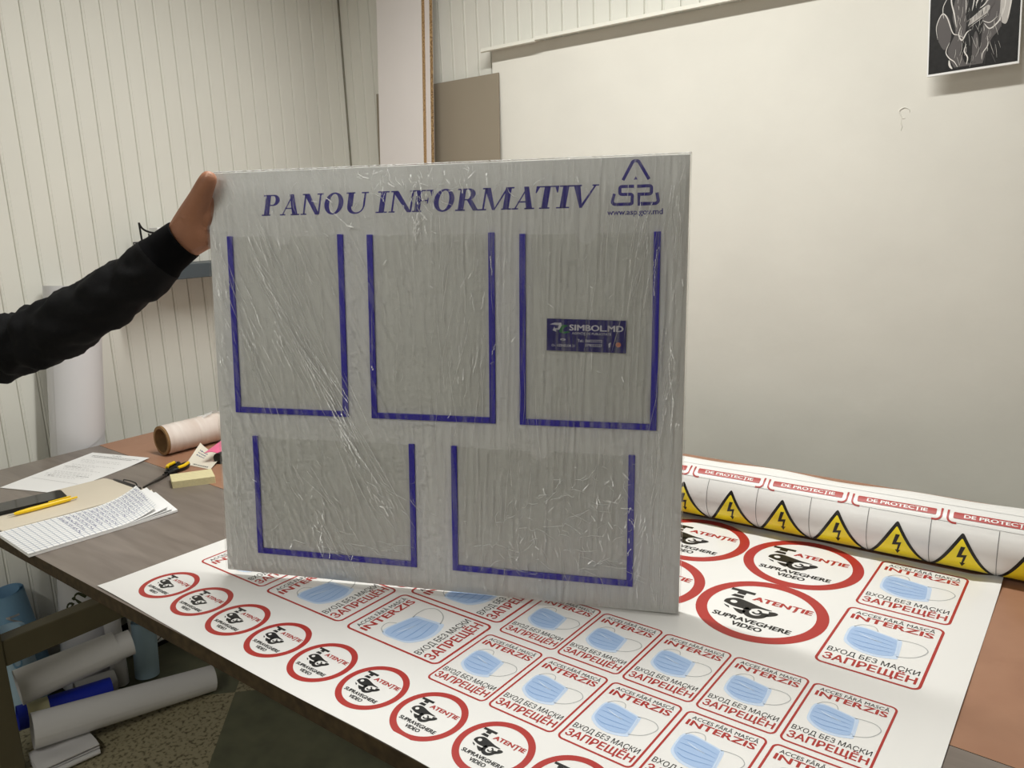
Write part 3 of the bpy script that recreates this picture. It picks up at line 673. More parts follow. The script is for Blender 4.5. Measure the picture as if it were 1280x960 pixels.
mb.build('loose_edge', m_vinyl, proll)
tri = D2(); H = .0866
def tri_pts(k, r):   # rounded triangle, apex at y = 0
    P = [(0, -.0866 * 2 / 3 + .0866 * 2 / 3 * k + 0), (0, 0), (0, 0)]
    c = (0, -.0577); V = [(0, 0), (-.05, -.0866), (.05, -.0866)]
    V = [(c[0] + (x - c[0]) * k, c[1] + (y - c[1]) * k) for x, y in V]
    out = []
    for i, v in enumerate(V):
        p, q = V[i - 1], V[(i + 1) % 3]; lp = math.hypot(p[0] - v[0], p[1] - v[1])
        a = (v[0] + (p[0] - v[0]) * r / lp, v[1] + (p[1] - v[1]) * r / lp); b = (v[0] + (q[0] - v[0]) * r / lp, v[1] + (q[1] - v[1]) * r / lp)
        for t in (0, .25, .5, .75, 1): out.append(tuple((1 - t) ** 2 * a[j] + 2 * t * (1 - t) * v[j] + t * t * b[j] for j in (0, 1)))
    return out
tri.poly(tri_pts(.98, .006), 0, 1); tri.poly(tri_pts(.80, .003), 1, 2)
bolt = [(-.001, -.026), (.0055, -.026), (.0005, -.041), (.0085, -.0395), (.0035, -.058), (.0065, -.0575), (.0012, -.069), (-.0022, -.0578), (.0005, -.0585), (.0032, -.0455), (-.0068, -.0475)]
tri.poly(bolt, 2, 3)
mats_t = [m_black, m_yel, m_black]
for i in range(9):
    s = -.463 + .0988 * i; y0 = RR * math.radians(31.5 - 6 * (s + .26))
    tri.build('hazard_triangle', mats_t, lambda x, y, l: tuple(onroll(s + x, y0 + y, l)), proll, cuts=[-.006 * k for k in range(1, 15)])
d = D2()
for i in range(10):
    s = -.463 + .0988 * i - .0494 + .001
    d.stroke([(s, RR * math.radians(42 - 6 * (s + .26))), (s, RR * math.radians(-60))], .0009, 0, 1)
d.stroke([(-.6, RR * math.radians(44.5)), (.0, RR * math.radians(41.5)), (.78, RR * math.radians(37))], .0005, 0, 1)
d.build('cut_line', [m_dgrey], lambda x, y, l: tuple(onroll(x, y, l)), proll, cuts=[RR * math.radians(k * 6) for k in range(-10, 8)])
for i in range(6):
    s0 = -.555 + .1515 * i; yb = RR * math.radians(43 - 7 * (s0 + .25)); d = D2()
    wd = .142
    d.stroke([(s0, yb + .024), (s0, yb + .010)] + arc(s0 + .009, yb + .009, .009, .009, 180, 270, 6) + [(s0 + .014, yb)], .0032, 0, 1)
    d.stroke([(s0 + wd, yb + .024), (s0 + wd, yb + .010)] + arc(s0 + wd - .009, yb + .009, .009, .009, 0, -90, 6) + [(s0 + wd - .014, yb)], .0032, 0, 1)
    d.poly(rrect(s0 + .008, s0 + wd - .008, yb + .0085, yb + .021, .002), 0, 1)
    d.text('DE PROTECȚIE', s0 + .024, s0 + wd - .022, yb + .0118, .0062, 1, 2, .03)
    d.build('protection_label', [m_red, m_vinyl], lambda x, y, l: tuple(onroll(x, y, l)), proll, cuts=[RR * math.radians(k * 4) for k in range(5, 25)])

# ------------------------------------------------------------------ boards and sheets by the back wall
def lean(name, label, u0, u1, t, vb, vt, zt, mats, edge=None, cat='board', group=None):
    """sheet of thickness t, foot at y = vb, top edge at y = vt, height zt, face towards -y"""
    o = thing(name, label, cat, ((u0 + u1) / 2, vb, 0), group)
    hh = zt; sh = (vt - vb) / hh; w = (u1 - u0) / 2
    def bx(mb, x0, x1, y0, y1, mi): 
        mb.add([(x, y + sh * z, z) for z in (.0, hh) for y in (y0, y1) for x in (x0, x1)], [(0, 2, 3, 1), (4, 5, 7, 6), (0, 1, 5, 4), (2, 6, 7, 3), (0, 4, 6, 2), (1, 3, 7, 5)], mi)
    if edge:
        m1 = MB(); bx(m1, -w, w, 0, .001, 0); m1.build('front_face', mats, o)
        m1 = MB(); bx(m1, -w + .0003, w - .0003, .001, t - .001, 0); m1.build('core', edge, o)['label'] = 'speckled brown chipboard edge'
        m1 = MB(); bx(m1, -w, w, t - .001, t, 0); m1.build('rear_face', mats, o)
    else:
        m1 = MB(); bx(m1, -w, w, 0, t, 0); m1.build('sheet', mats, o)
    return o
lean('melamine_board', 'white chipboard panel standing in the corner, nearer of two', -2.252, -2.028, .0175, 2.028, 2.182, T + 1.60, m_melamine, m_chip, group='white boards in the corner')
lean('melamine_board', 'white chipboard panel mostly hidden behind the nearer white board', -2.236, -2.008, .0175, 2.0475, 2.2015, T + 1.62, m_melamine, m_chip, group='white boards in the corner')
lean('taupe_board', 'short grey brown sheet leaning against wall behind white boards', -2.358, -1.755, .004, 2.155, 2.236, T + 1.093, m_taupe)

# ------------------------------------------------------------------ picture on the plaster wall
pc = thing('guitarist_picture', 'black and white picture of a guitarist hung on plaster wall', 'picture', (-.331, 2.2, T + .908))
px0, pw, phh = -.0935, .187, .265
rotp = Matrix.Rotation(math.radians(-2.0), 4, 'Y')
MB().box(px0, px0 + pw, 0, .009, 0, phh, mtx=rotp).build('backing', m_white, pc, bevel=.0005)
MB().box(px0 + .05, px0 + pw - .05, .009, .041, .1, .2, mtx=rotp).build('spacer', m_white, pc)
m_pk = mat('picture_black', (24, 23, 24), .5, var=.5, vscale=90); m_pg = mat('picture_grey', (92, 88, 88), .5); m_pl = mat('picture_light', (190, 186, 182), .5)
def pic(x, y, l):   # x 0..1 across, y metres up from the foot
    v = rotp @ Vector((px0 + .003 + x * (pw - .006), -.0003 - .00012 * l, y)); return tuple(v)
d = D2()
d.poly([(0, .005), (1, .005), (1, phh - .004), (0, phh - .004)], 0, 0)
g = lambda pts: smooth_pts(pts, 5)
# coat, sleeves and guitar in grey washes, white brush lines over them
m_pl2 = mat('picture_white', (226, 222, 218), .5)
d.poly(g([(.30, .012), (.22, .05), (.30, .09), (.26, .13), (.33, .19), (.45, .225), (.60, .225), (.74, .19), (.84, .14), (.80, .085), (.70, .06), (.62, .012)]), 1, 1)
d.poly(g([(.11, .075), (.09, .115), (.16, .135), (.24, .115), (.25, .075), (.18, .055), (.11, .075)])[:-1], 1, 2)
d.poly(g([(.78, .10), (.86, .09), (.90, .13), (.87, .18), (.80, .17), (.78, .10)])[:-1], 2, 2.3)
d.poly(g([(.44, .098), (.56, .110), (.66, .122), (.67, .135), (.60, .132), (.46, .112)]), 2, 3)
d.poly(g([(.36, .045), (.42, .10), (.40, .17), (.46, .21), (.56, .21), (.62, .16), (.60, .08), (.56, .02), (.42, .02)]), 0, 2.6)
d.poly(g([(.50, .015), (.50, .06), (.53, .085), (.57, .06), (.58, .02)]), 1, 3.2)
d.poly(g([(.42, .235), (.44, .205), (.52, .195), (.60, .21), (.61, .245), (.54, .262), (.46, .258), (.42, .235)])[:-1], 1, 2.9)
rs2 = random.Random(3); lay_ = [4.]
def brush(pts, w, mi):
    lay_[0] += .05; d2 = D2(); d2.stroke([(x * pw, y) for x, y in pts], w, mi, 0, taper=True); d.add([(x / pw, max(.0055, min(phh - .0045, y))) for x, y in d2.v], d2.f, mi, lay_[0])
for pts, w in [([(.10, .08), (.08, .11), (.14, .135), (.2, .125), (.27, .09), (.33, .083), (.40, .075)], .0022), ([(.24, .07), (.2, .05), (.24, .035), (.30, .025), (.34, .012)], .0022), ([(.24, .03), (.25, .018), (.28, .010)], .0045),
               ([(.36, .10), (.34, .083), (.38, .070), (.43, .085), (.48, .090)], .0028), ([(.30, .19), (.24, .165), (.28, .13), (.31, .10)], .0028), ([(.22, .175), (.15, .15), (.16, .125)], .0016), ([(.38, .19), (.41, .15), (.40, .11)], .0016),
               ([(.64, .21), (.62, .17), (.58, .145)], .0030), ([(.70, .20), (.68, .16), (.62, .14), (.56, .132)], .0030), ([(.62, .098), (.68, .085), (.75, .092), (.80, .105), (.82, .125)], .0030), ([(.60, .105), (.68, .098), (.76, .108)], .0018), ([(.86, .18), (.90, .14), (.87, .10)], .0030), ([(.80, .17), (.84, .14), (.82, .11)], .0022),
               ([(.43, .06), (.41, .045), (.45, .03), (.44, .015)], .0026), ([(.66, .07), (.67, .05), (.62, .035), (.61, .02)], .0018), ([(.48, .20), (.50, .16), (.48, .13)], .0022), ([(.56, .21), (.56, .17), (.52, .14)], .0036), ([(.42, .108), (.54, .122), (.66, .137)], .0010), ([(.45, .094), (.55, .106), (.65, .116)], .0010)]:
    brush(g(pts), w, 3)
for _ in range(110):
    x, y = rs2.uniform(.30, .80), rs2.uniform(.03, .22); ln = rs2.uniform(.008, .030); a = rs2.gauss(0, .3)
    brush([(x, y), (x + a * ln * 2 + .005, y - ln / 2), (x + a * ln * 5, y - ln)], rs2.uniform(.0005, .0013), rs2.choice([1, 2, 2]))
for _ in range(14): t = rs2.random(); brush([(.45 + .2 * t, .099 + .026 * t), (.452 + .2 * t, .107 + .026 * t), (.456 + .2 * t, .113 + .024 * t)], .0008, rs2.choice([0, 3]))
d.build('drawing', [m_pk, m_pg, m_pl, m_pl2], pic, pc)

# ------------------------------------------------------------------ shelf and wire rack on the panelled wall
shf = tag(MB().box(-.08, .08, 0, .75, 0, .046).build('wall_shelf', mat('slate_grey_shelf', (72, 80, 86), .5, var=.03), bevel=.002, loc=(-2.48, 1.23, T + .458)), 'dark grey shelf on panelled wall behind the hand', 'shelf')
rk = thing('wire_rack', 'small black wire rack with curved top rail on the wall shelf', 'rack', (-2.46, 1.29, T + .504))
mb = MB()
mb.tube([(0, 0, 0), (0, -.005, .137)], .0032, 8)
mb.build('post', m_dark, rk)
mb = MB()
mb.tube(smooth_pts([(0, -.005, .135), (0, .001, .122), (0, .012, .112), (0, .035, .104), (0, .07, .101), (0, .15, .101)], 4), .0032, 8); mb.build('curved_rail', m_dark, rk)
mb = MB()
for z in (.03, .078): mb.tube([(0, .0, z), (0, .15, z)], .0024, 8)
for y in (.022, .05, .08, .11, .145): mb.tube([(0, y, 0), (0, y, .102)], .0022, 8)
mb.build('side_wires', m_dark, rk)
MB().tube([(-.06, 0, .0), (-.06, 0, .075), (-.06, .15, .075), (-.06, .15, 0)], .0024, 8).tube([(-.06, 0, .075), (0, 0, .075)], .0024, 8).tube([(-.06, .15, .075), (0, .15, .075)], .0024, 8).build('rear_frame', m_dark, rk)
bx = thing('white_box', 'small white carton standing inside the black wire rack', 'box', (-2.49, 1.365, T + .504))
MB().box(-.026, .026, -.02, .05, 0, .118).build('carton', m_white, bx, bevel=.001)
MB().box(-.0265, .0265, -.0205, .0505, .100, .1195).build('lid', m_white, bx, bevel=.001)

# ------------------------------------------------------------------ tall roll by the panelled wall
tr_ = thing('tall_paper_roll', 'tall white paper roll standing upright behind the table end', 'paper roll', (-2.435, .915, 0))
P0, P1 = Vector((0, 0, .002)), Vector((-.045, .148, T + .462))
MB().pipe(P0, P1, .0735, .055, 48).build('rolled_paper', mat('grey_white_paper', (214, 213, 216), .6), tr_)
t_ = (P1 - P0).normalized(); mb = MB()
def sp(a, b):   # the loose outer layer, cut on a slant
    th = math.radians(-70 + 150 * a); e1 = Vector((1, 0, 0)); e1 = (e1 - t_ * e1.dot(t_)).normalized(); e2 = t_.cross(e1)
    lo = .705 + .075 * a + .03 * a * a
    return tuple(P0 + t_ * (lo + (P1.length * .985 - lo) * b) + (e1 * math.cos(th) + e2 * math.sin(th)) * .0752)
mb.grid(24, 6, sp); mb.build('outer_layer', mat('grey_white_paper', (214, 213, 216), .6), tr_)

# ------------------------------------------------------------------ things on the table top
# cling film roll
fr_ = thing('stretch_film_roll', 'roll of clear stretch film with brown core lying on brown board', 'film roll', (-2.085, 1.07, T + .0425))
fd = Vector((.02, 1, 0)).normalized()
m_froll = streak_mat('rolled_film', (214, 198, 188), (240, 232, 226), .22, (1, 5, 1), .6)
mb = MB(); nn = 40; mb.tube([fd * (.004 + .47 * i / nn) for i in range(nn + 1)], [.0418 + .0004 * math.sin(i * 2.1) for i in range(nn + 1)], 40, caps=False); mb.build('wound_film', m_froll, fr_)
MB().pipe(fd * -.002, fd * .49, .0412, .0338, 40).build('core', m_kraft, fr_)['label'] = 'brown cardboard core'
mb = MB(); mb.grid(10, 4, lambda a, b: (.006 * math.sin(a * 9) - .012 + .03 * b, .12 + .075 * a, .0422 + .011 * b * math.sin(3.1 * a) * (1 + .4 * math.sin(14 * a)) - .004 * b)); mb.build('loose_tail', m_fold, fr_)
# printed document
def quad_sheet(name, c, th, m, z, parent=None, wav=0., n=16):
    """c: four corners counter-clockwise (u, v), sheet top at height z"""
    ctr = Vector((sum(p[0] for p in c) / 4, sum(p[1] for p in c) / 4, 0))
    def fn(a, b):
        x = (1 - a) * (1 - b) * c[0][0] + a * (1 - b) * c[1][0] + a * b * c[2][0] + (1 - a) * b * c[3][0]; y = (1 - a) * (1 - b) * c[0][1] + a * (1 - b) * c[1][1] + a * b * c[2][1] + (1 - a) * b * c[3][1]
        zz = z + (wav(a, b) if wav else 0); return (x - ctr.x, y - ctr.y, zz - T)
    o = MB().slab(n, n, fn, th).build(name, m, parent)
    if not parent: o.location = (ctr.x, ctr.y, T)
    return o, fn
DC = [(-2.187, .693), (-2.000, .757), (-2.084, 1.028), (-2.295, .972)]
dcm = thing('printed_document', 'white printed form lying flat at the far end of table', 'document', (sum(p[0] for p in DC) / 4, sum(p[1] for p in DC) / 4, T))
lift = lambda a, b: .003 * max(0, b - .75) * 4 * a
o, fn = quad_sheet('sheet', DC, .0006, m_white, T + .0012, dcm, lift)
d = D2(); rs3 = random.Random(5)
def para(d, x0, x1, y, h, mi, rng, gap=.012):
    x = x0
    while x < x1:
        w = min(rng.uniform(.015, .06), x1 - x); d.poly([(x, y), (x + w, y), (x + w, y + h), (x, y + h)], mi, 1); x += w + gap
para(d, .42, .58, .955, .006, 0, rs3); para(d, .12, .93, .915, .007, 0, rs3, .006); para(d, .15, .85, .885, .007, 0, rs3, .006)
for k in range(15):
    if k in (3, 9): continue
    para(d, .10 + .04 * (k % 3), rs3.uniform(.45, .92), .80 - k * .033, .004, 1, rs3, .02)
for y, a, b in ((.60, .12, .38), (.40, .62, .84), (.36, .2, .3)): para(d, a, b, y, .006, 0, rs3)
d.stroke([(.08, .27), (.92, .23)], .003, 1, 1)
d.build('print', [m_dgrey, m_grey], lambda x, y, l: tuple(Vector(fn(x, y)) + Vector((0, 0, .0004))), dcm)
# beige folder card
FC = [(-2.05, .575), (-1.8405, .572), (-1.804, .885), (-2.02, .872)]
fold = thing('card_cover', 'beige cardboard cover lying open beside the squared notepad', 'card', (-1.96, .71, T))
q = [(p[0], p[1]) for p in FC]
o, _ = quad_sheet('card', q, .0015, m_cream, T + .0045, fold, lambda a, b: .0015 * a - (.0018 if a < .02 else 0))
o.location = (sum(p[0] for p in q) / 4 + 1.96, sum(p[1] for p in q) / 4 - .71, 0)
MB().tube([(-1.8405 + 1.96, .572 - .71, .0055), (-1.804 + 1.96, .885 - .71, .0055)], .0035, 10).build('spine', m_cream, fold)
# phone
ph = thing('mobile_phone', 'black mobile phone lying on the beige card cover', 'phone', (-1.920, .742, T + .0066))
ph.rotation_euler = (0, 0, math.radians(-11))
MB().prism(rrect(-.070, 0, -.148, 0, .009), 0, .008).build('body', m_dark, ph, bevel=.001)
MB().prism(rrect(-.0688, -.0012, -.1468, -.0012, .008), .008, .0084).build('screen', mat('phone_glass', (20, 20, 22), .08, .6), ph)['label'] = 'glossy black glass'
# pen
pn = thing('yellow_pen', 'yellow ballpoint pen lying across the beige card cover', 'pen', (-1.908, .683, T + .0118))
pn.rotation_euler = (0, 0, math.atan2(.141, .010))
m_py = mat('yellow_plastic', (240, 200, 20), .35); m_pt = mat('pen_tip', (190, 186, 176), .3)
MB().tube([(-.060, 0, 0), (-.052, 0, 0), (-.03, 0, 0), (.045, 0, 0), (.058, 0, 0)], [.0028, .0042, .0052, .0052, .0045], 16).build('barrel', m_py, pn)
MB().tube([(-.073, 0, -.001), (-.068, 0, 0), (-.060, 0, 0)], [.0006, .0016, .0027], 12).build('tip', m_pt, pn)['label'] = 'pale pointed tip'
MB().tube([(.058, 0, 0), (.073, 0, 0)], [.0028, .0026], 12).build('push_button', m_py, pn)
MB().box(.012, .060, -.0018, .0018, .0052, .0075).build('clip', m_py, pn, bevel=.0006)
# squared notepad with handwriting; top sheets curl up at the far end
PC = [(-1.832, .560), (-1.652, .551), (-1.627, .850), (-1.785, .885)]
pad = thing('squared_notepad', 'white squared notepad with handwriting and curling top pages at table edge', 'notepad', (-1.72, .71, T))
def pad_fn(z, curl, sh=0.):
    def fn(a, b):
        c = PC; x = (1 - a) * (1 - b) * c[0][0] + a * (1 - b) * c[1][0] + a * b * c[2][0] + (1 - a) * b * c[3][0]; y = (1 - a) * (1 - b) * c[0][1] + a * (1 - b) * c[1][1] + a * b * c[2][1] + (1 - a) * b * c[3][1]
        k = max(0, b - .55) / .45
        return (x + 1.72 - sh * k * .3 - curl * .25 * k * k, y - .71 - curl * .6 * k * k - sh * k, z + curl * k * k * (1.15 - .35 * a))
    return fn
MB().slab(10, 24, pad_fn(.0055, .001), .0048).build('page_block', m_white, pad)
rs4 = random.Random(8)
for k, (z, cu, sh) in enumerate(((.0062, .006, .006), (.0068, .010, .014), (.0074, .013, .010), (.0080, .021, .026))):
    pf = pad_fn(z, cu, sh); pg = MB().slab(12, 30, pf, .0004).build('page', m_white, pad)
m_gl = mat('grid_line_blue_grey', (178, 186, 200), .6)
d = D2()
for i in range(1, 14): d.stroke([(i / 14, k / 20) for k in range(21)], .009, 0, 1)
for j in range(1, 26): d.stroke([(k / 8, j / 26) for k in range(9)], .004, 0, 1)
for j in range(9, 26):
    y = (j + .25) / 26; x = .06 + rs4.random() * .05
    while x < rs4.uniform(.55, .95):
        w = rs4.uniform(.05, .16); n = max(3, int(w / .012))
        d.stroke([(x + w * i / n, y + rs4.uniform(-.008, .014)) for i in range(n + 1)], .0042, 1, 2); x += w + .03
d.build('writing', [m_gl, m_ink], lambda x, y, l: tuple(Vector(pf(x, y)) + Vector((0, 0, .0003 + .0001 * l))), pad)
# wooden block, scissors, clip pen, label and pink paper
bk_ = MB(); BP = [(-1.852, .959), (-1.791, .930), (-1.735, 1.012), (-1.800, 1.042)]; bc = (-1.795, .986)
tag(bk_.prism([(p[0] - bc[0], p[1] - bc[1]) for p in BP], 0, .017).build('cream_block', mat('cream_wood', (222, 212, 168), .65, .3, var=.05, vscale=30, stretch=(1, 8, 8)), bevel=.0012, loc=(bc[0], bc[1], T)), 'flat cream block lying between scissors and notice board', 'block')
sc_ = thing('scissors', 'scissors with black and yellow handles beside the cream block', 'scissors', (-1.893, .965, T))
sv = Vector((-1.848, .885, 0)) - Vector((-1.893, .965, 0)); sa = math.atan2(sv.y, sv.x)
sc_.rotation_euler = (0, 0, sa)
m_stl = mat('dark_steel', (92, 88, 86), .3, metal=.8)
for s in (-1, 1):
    b_ = MB(); b_.prism([(-.02, .004 * s), (0, .007 * s), (.03, .006 * s), (.092, .0008 * s), (.09, -.001 * s), (.0, -.004 * s)], .004 + .0012 * s, .0062 + .0012 * s); b_.build('blade', m_stl, sc_)
    lp = smooth_pts([(-.012, .003 * s, .006), (-.03, .010 * s, .007), (-.055, .022 * s, .008), (-.082, .020 * s, .008), (-.088, .010 * s, .008), (-.07, .004 * s, .008), (-.045, .004 * s, .0075), (-.028, .006 * s, .007)], 5)
    h = MB(); h.tube(lp, .0042, 8, flat=1.4); h.build('handle', m_dark, sc_)
    h2 = MB(); h2.tube(smooth_pts([(-.040, .0155 * s, .0125), (-.058, .0225 * s, .013), (-.082, .0200 * s, .013)], 5), .0046, 8); h2.build('grip', m_py, sc_)['label'] = 'yellow grip'
MB().tube([(0, 0, .003), (0, 0, .0095)], .0035, 12).build('pivot', m_stl, sc_)
cp = thing('clip_pen', 'dark retractable pen with clip lying above the notepad', 'pen', (-1.909, .8775, T + .0055))
m_gun = mat('dark_grey_plastic', (58, 54, 54), .3)
cp.rotation_euler = (0, 0, 0)
MB().tube([(-.07, 0, 0), (-.062, 0, 0), (-.035, 0, 0), (.04, 0, 0), (.062, 0, 0)], [.0015, .003, .0046, .005, .004], 14).build('barrel', m_gun, cp)
MB().tube(smooth_pts([(.05, 0, .0055), (.045, 0, .011), (.02, 0, .012), (-.012, 0, .0095), (-.015, 0, .006)], 4), .0016, 8).build('clip', m_dark, cp)
MB().tube([(.062, 0, 0), (.072, 0, 0)], .0025, 10).build('push_button', m_dark, cp)
lb = thing('paper_tag', 'curled white paper label with blue print behind cream block', 'label', (-1.955, 1.10, T))
LC = [(-1.945, 1.055), (-1.845, 1.065), (-1.905, 1.150), (-2.035, 1.155)]
cl = lambda a, b: .028 * (abs(a - .55) ** 2) * 2 * b + .004 * b
def lfn(a, b):
    x = (1 - a) * (1 - b) * LC[0][0] + a * (1 - b) * LC[1][0] + a * b * LC[2][0] + (1 - a) * b * LC[3][0]; y = (1 - a) * (1 - b) * LC[0][1] + a * (1 - b) * LC[1][1] + a * b * LC[2][1] + (1 - a) * b * LC[3][1]
    return (x + 1.955, y - 1.10, .001 + cl(a, b))
MB().slab(14, 14, lfn, .0005).build('sheet', mat('cream_paper', (228, 222, 206), .6), lb)
d = D2()
m_bi = mat('blue_ink', (60, 74, 120), .6); onl = lambda x, y, l: tuple(Vector(lfn(x, y)) + Vector((0, 0, .0003)))
for k in range(3): para(d, .12, .42, .50 + k * .12, .05, 0, rs3, .02)
d.build('blue_print', [m_bi], onl, lb)
d = D2(); para(d, .25, .85, .06, .06, 0, rs3, .02); d.build('dark_print', [m_dgrey], onl, lb)
pk = MB(); m_pink = mat('pink_paper', (232, 110, 150), .55)
def pfn(a, b):
    p = [(-1.905, 1.088), (-1.87, 1.115), (-1.90, 1.255), (-1.975, 1.215)]
    x = (1 - a) * (1 - b) * p[0][0] + a * (1 - b) * p[1][0] + a * b * p[2][0] + (1 - a) * b * p[3][0]; y = (1 - a) * (1 - b) * p[0][1] + a * (1 - b) * p[1][1] + a * b * p[2][1] + (1 - a) * b * p[3][1]
    return (x + 1.91, y - 1.16, .030 + .012 * b + .006 * math.sin(a * 3.1) - .006 * a)
tag(pk.slab(8, 14, pfn, .0012).build('pink_slip', m_pink, loc=(-1.91, 1.16, T)), 'pink curled paper slip beside notice board edge above the dark roll', 'paper')
tag(MB().tube([(-.01, -.03, .0155), (-.02, .0, .0155), (-.045, .09, .0155)], .0145, 16).build('tape_stub', m_dark, loc=(-1.86, 1.135, T)), 'small black cylinder under the pink paper slip', 'cylinder')

# ------------------------------------------------------------------ rolls and sheets stored under the table
m_pw = mat('matt_white_paper', (212, 210, 210), .65, .25, var=.03, vscale=6)
m_lb = mat('pale_blue_print', (170, 196, 212), .5); m_mb = mat('mid_blue_print', (122, 160, 190), .5); m_rb = mat('royal_blue_print', (24, 44, 170), .5)
G = 'rolls stored under the table'
def proll_(name, label, p0, p1, r, m, wall=.004, n=36, r1=None, extra=None):
    o = thing(name, label, 'roll', p0, G); p0 = Vector(p0); q = Vector(p1) - p0
    r1 = r1 or r; t = q.normalized(); mb = MB()
    ref = Vector((0, 0, 1)) if abs(t.z) < .9 else Vector((1, 0, 0)); a = t.cross(ref).normalized(); b = a.cross(t)
    def fn(u, v):   # spiral outer layer
        th = u * (2 * math.pi * 1.12); rr = (r + (r1 - r) * v) * (1 - .03 * u); return tuple(q * v + (a * math.cos(th) + b * math.sin(th)) * rr)
    mb.grid(n, 6, fn)
    def fi(u, v):
        th = u * (2 * math.pi * 2.5); rr = (r + (r1 - r) * v) * (.955 - .22 * u) ; return tuple(q * (.004 + .992 * v) + (a * math.cos(th) + b * math.sin(th)) * rr)
    mb.grid(n * 2, 2, fi)
    ob = mb.build('rolled_sheet', m, o)
    return o, q, a, b
proll_('paper_roll', 'long white paper roll lying lowest across the floor', (-2.175, .660, .083), (-2.062, 1.116, .039), .048, m_pw, r1=.0385)
o, q, a, b = proll_('paper_roll', 'short white paper roll tilted above the blue banner roll', (-2.262, .672, .172), (-2.215, .918, .190), .050, m_pw, r1=.045)
mb = MB(); mb.pipe(q * .5 + a * .004, q * 1.16 + a * .010, .037, .030, 36); mb.build('inner_layer', m_pw, o)
o, q, a, b = proll_('banner_roll', 'royal blue banner roll with cream band between the white rolls', (-2.275, .662, .080), (-2.222, .890, .066), .034, m_rb)
mb = MB(); mb.pipe(q * .10, q * .32, .0346, .034, 30); mb.build('cream_band', mat('cream_band', (226, 220, 176), .5), o)['label'] = 'cream band'
proll_('paper_roll', 'small white roll end showing behind the blue banner roll', (-2.318, .83, .045), (-2.300, .935, .042), .034, m_pw)
# folded sheets under the long roll
o = thing('folded_sheet', 'crumpled folded white sheet lying under the long white roll', 'paper', (-2.112, .705, 0))
mb = MB()
for k in range(4):
    mb.slab(12, 12, lambda a, b: (-.052 + .104 * a, -.072 + .144 * b, .006 + .0082 * k + .004 * math.sin(6 * a + k) * (1 - a) ** .5 * math.sin(5 * b + 2 * k) ** 2), .0022)
mb.tube([(.053, -.07, .012), (.055, .07, .012)], .008, 10, flat=.9); mb.build('folds', m_pw, o); o.rotation_euler = (0, 0, math.radians(-8))
# printed rolls leaning at the left
def onpipe(o, q, a, b, r, txts, m, ang):
    d = D2()
    for s, x0, x1, y, h in txts: d.text(s, x0, x1, y, h, 0, 1, .01)
    t = q.normalized()
    d.build('lettering', [m], lambda x, y, l: tuple(t * (q.length - x) + (a * math.cos(ang + y / r) + b * math.sin(ang + y / r)) * (r + .0008)), o, cuts=[k * .006 for k in range(-12, 13)])
o, q, a, b = proll_('printed_roll', 'blue printed roll with white lettering leaning behind paler roll', (-2.505, .808, .003), (-2.505, .760, T - .40), .046, m_mb)
def facing(a, b, base):   # angle on the roll that faces the room front
    v = Vector((.97, -.12, 0)); return math.atan2(v.dot(b), v.dot(a))
onpipe(o, q, a, b, .046, [('Nic', .06, .13, -.006, .034), ('poc', .13, .20, -.03, .03)], m_pl, facing(a, b, 0))
o, q, a, b = proll_('printed_roll', 'pale blue printed roll standing in front of the mid blue roll', (-2.40, .735, .003), (-2.41, .712, T - .475), .050, m_lb)
onpipe(o, q, a, b, .050, [('Po', .03, .10, -.01, .034)], m_mb, facing(a, b, 0))
proll_('printed_roll', 'small light blue roll standing by the white board foot', (-2.31, 1.037, .003), (-2.318, 1.052, .178), .036, m_lb)
proll_('paper_roll', 'upright white roll left of the small light blue roll', (-2.333, .965, .003), (-2.338, .970, .34), .024, m_pw)
# dark lettering printed low on the tall roll
L_ = P1.length; e1 = Vector((1, 0, 0)); e1 = (e1 - t_ * e1.dot(t_)).normalized(); e2 = t_.cross(e1)
v_ = Vector((.86, -.5, 0)); an = math.atan2(v_.dot(e2), v_.dot(e1))
d = D2(); d.text('eni', 0, .085, .012, .044, 0, 1, .012); d.text('cer', .02, .105, -.052, .044, 0, 1, .012)
cs_, sn_ = math.cos(math.radians(52)), math.sin(math.radians(52))
d.v = [(x * cs_ - y * sn_, x * sn_ + y * cs_) for x, y in d.v]
m_lt = mat('dark_green_lettering', (52, 58, 30), .5)
d2 = D2(); d2.v = [(x, y) for x, y in d.v]; d2.l = d.l; d2.f = d.f; d2.m = d.m
d2.build('lettering', [m_lt], lambda x, y, l: tuple(P0 + t_ * (.235 + y) + (e1 * math.cos(an + (x - .02) / .0735) + e2 * math.sin(an + (x - .02) / .0735)) * .0741), tr_)
# board leaning on the left wall
o = thing('leaning_board', 'white board with thin drawn lines leaning on wall under table', 'board', (-2.45, 1.12, 0))
sh = lambda z: -.12 * z
mb = MB(); mb.add([(x + sh(z), y, z) for z in (0, .62) for y in (-.05, .42) for x in (-.006, .0)], [(0, 2, 3, 1), (4, 5, 7, 6), (0, 1, 5, 4), (2, 6, 7, 3), (0, 4, 6, 2), (1, 3, 7, 5)]); mb.build('sheet', m_white, o)
MB().box(-.008, .004, -.05, .42, 0, .014).build('foot_strip', m_dark, o)['label'] = 'black strip along the foot'
d = D2(); d.stroke([(.03, .02), (.10, .06), (.16, .05), (.22, .10)], .003, 0, 1); d.stroke([(.04, .12), (.10, .07), (.18, .12)], .003, 0, 1)
d.build('drawn_lines', [m_lt], lambda x, y, l: (sh(y) + .0012, x, y), o)

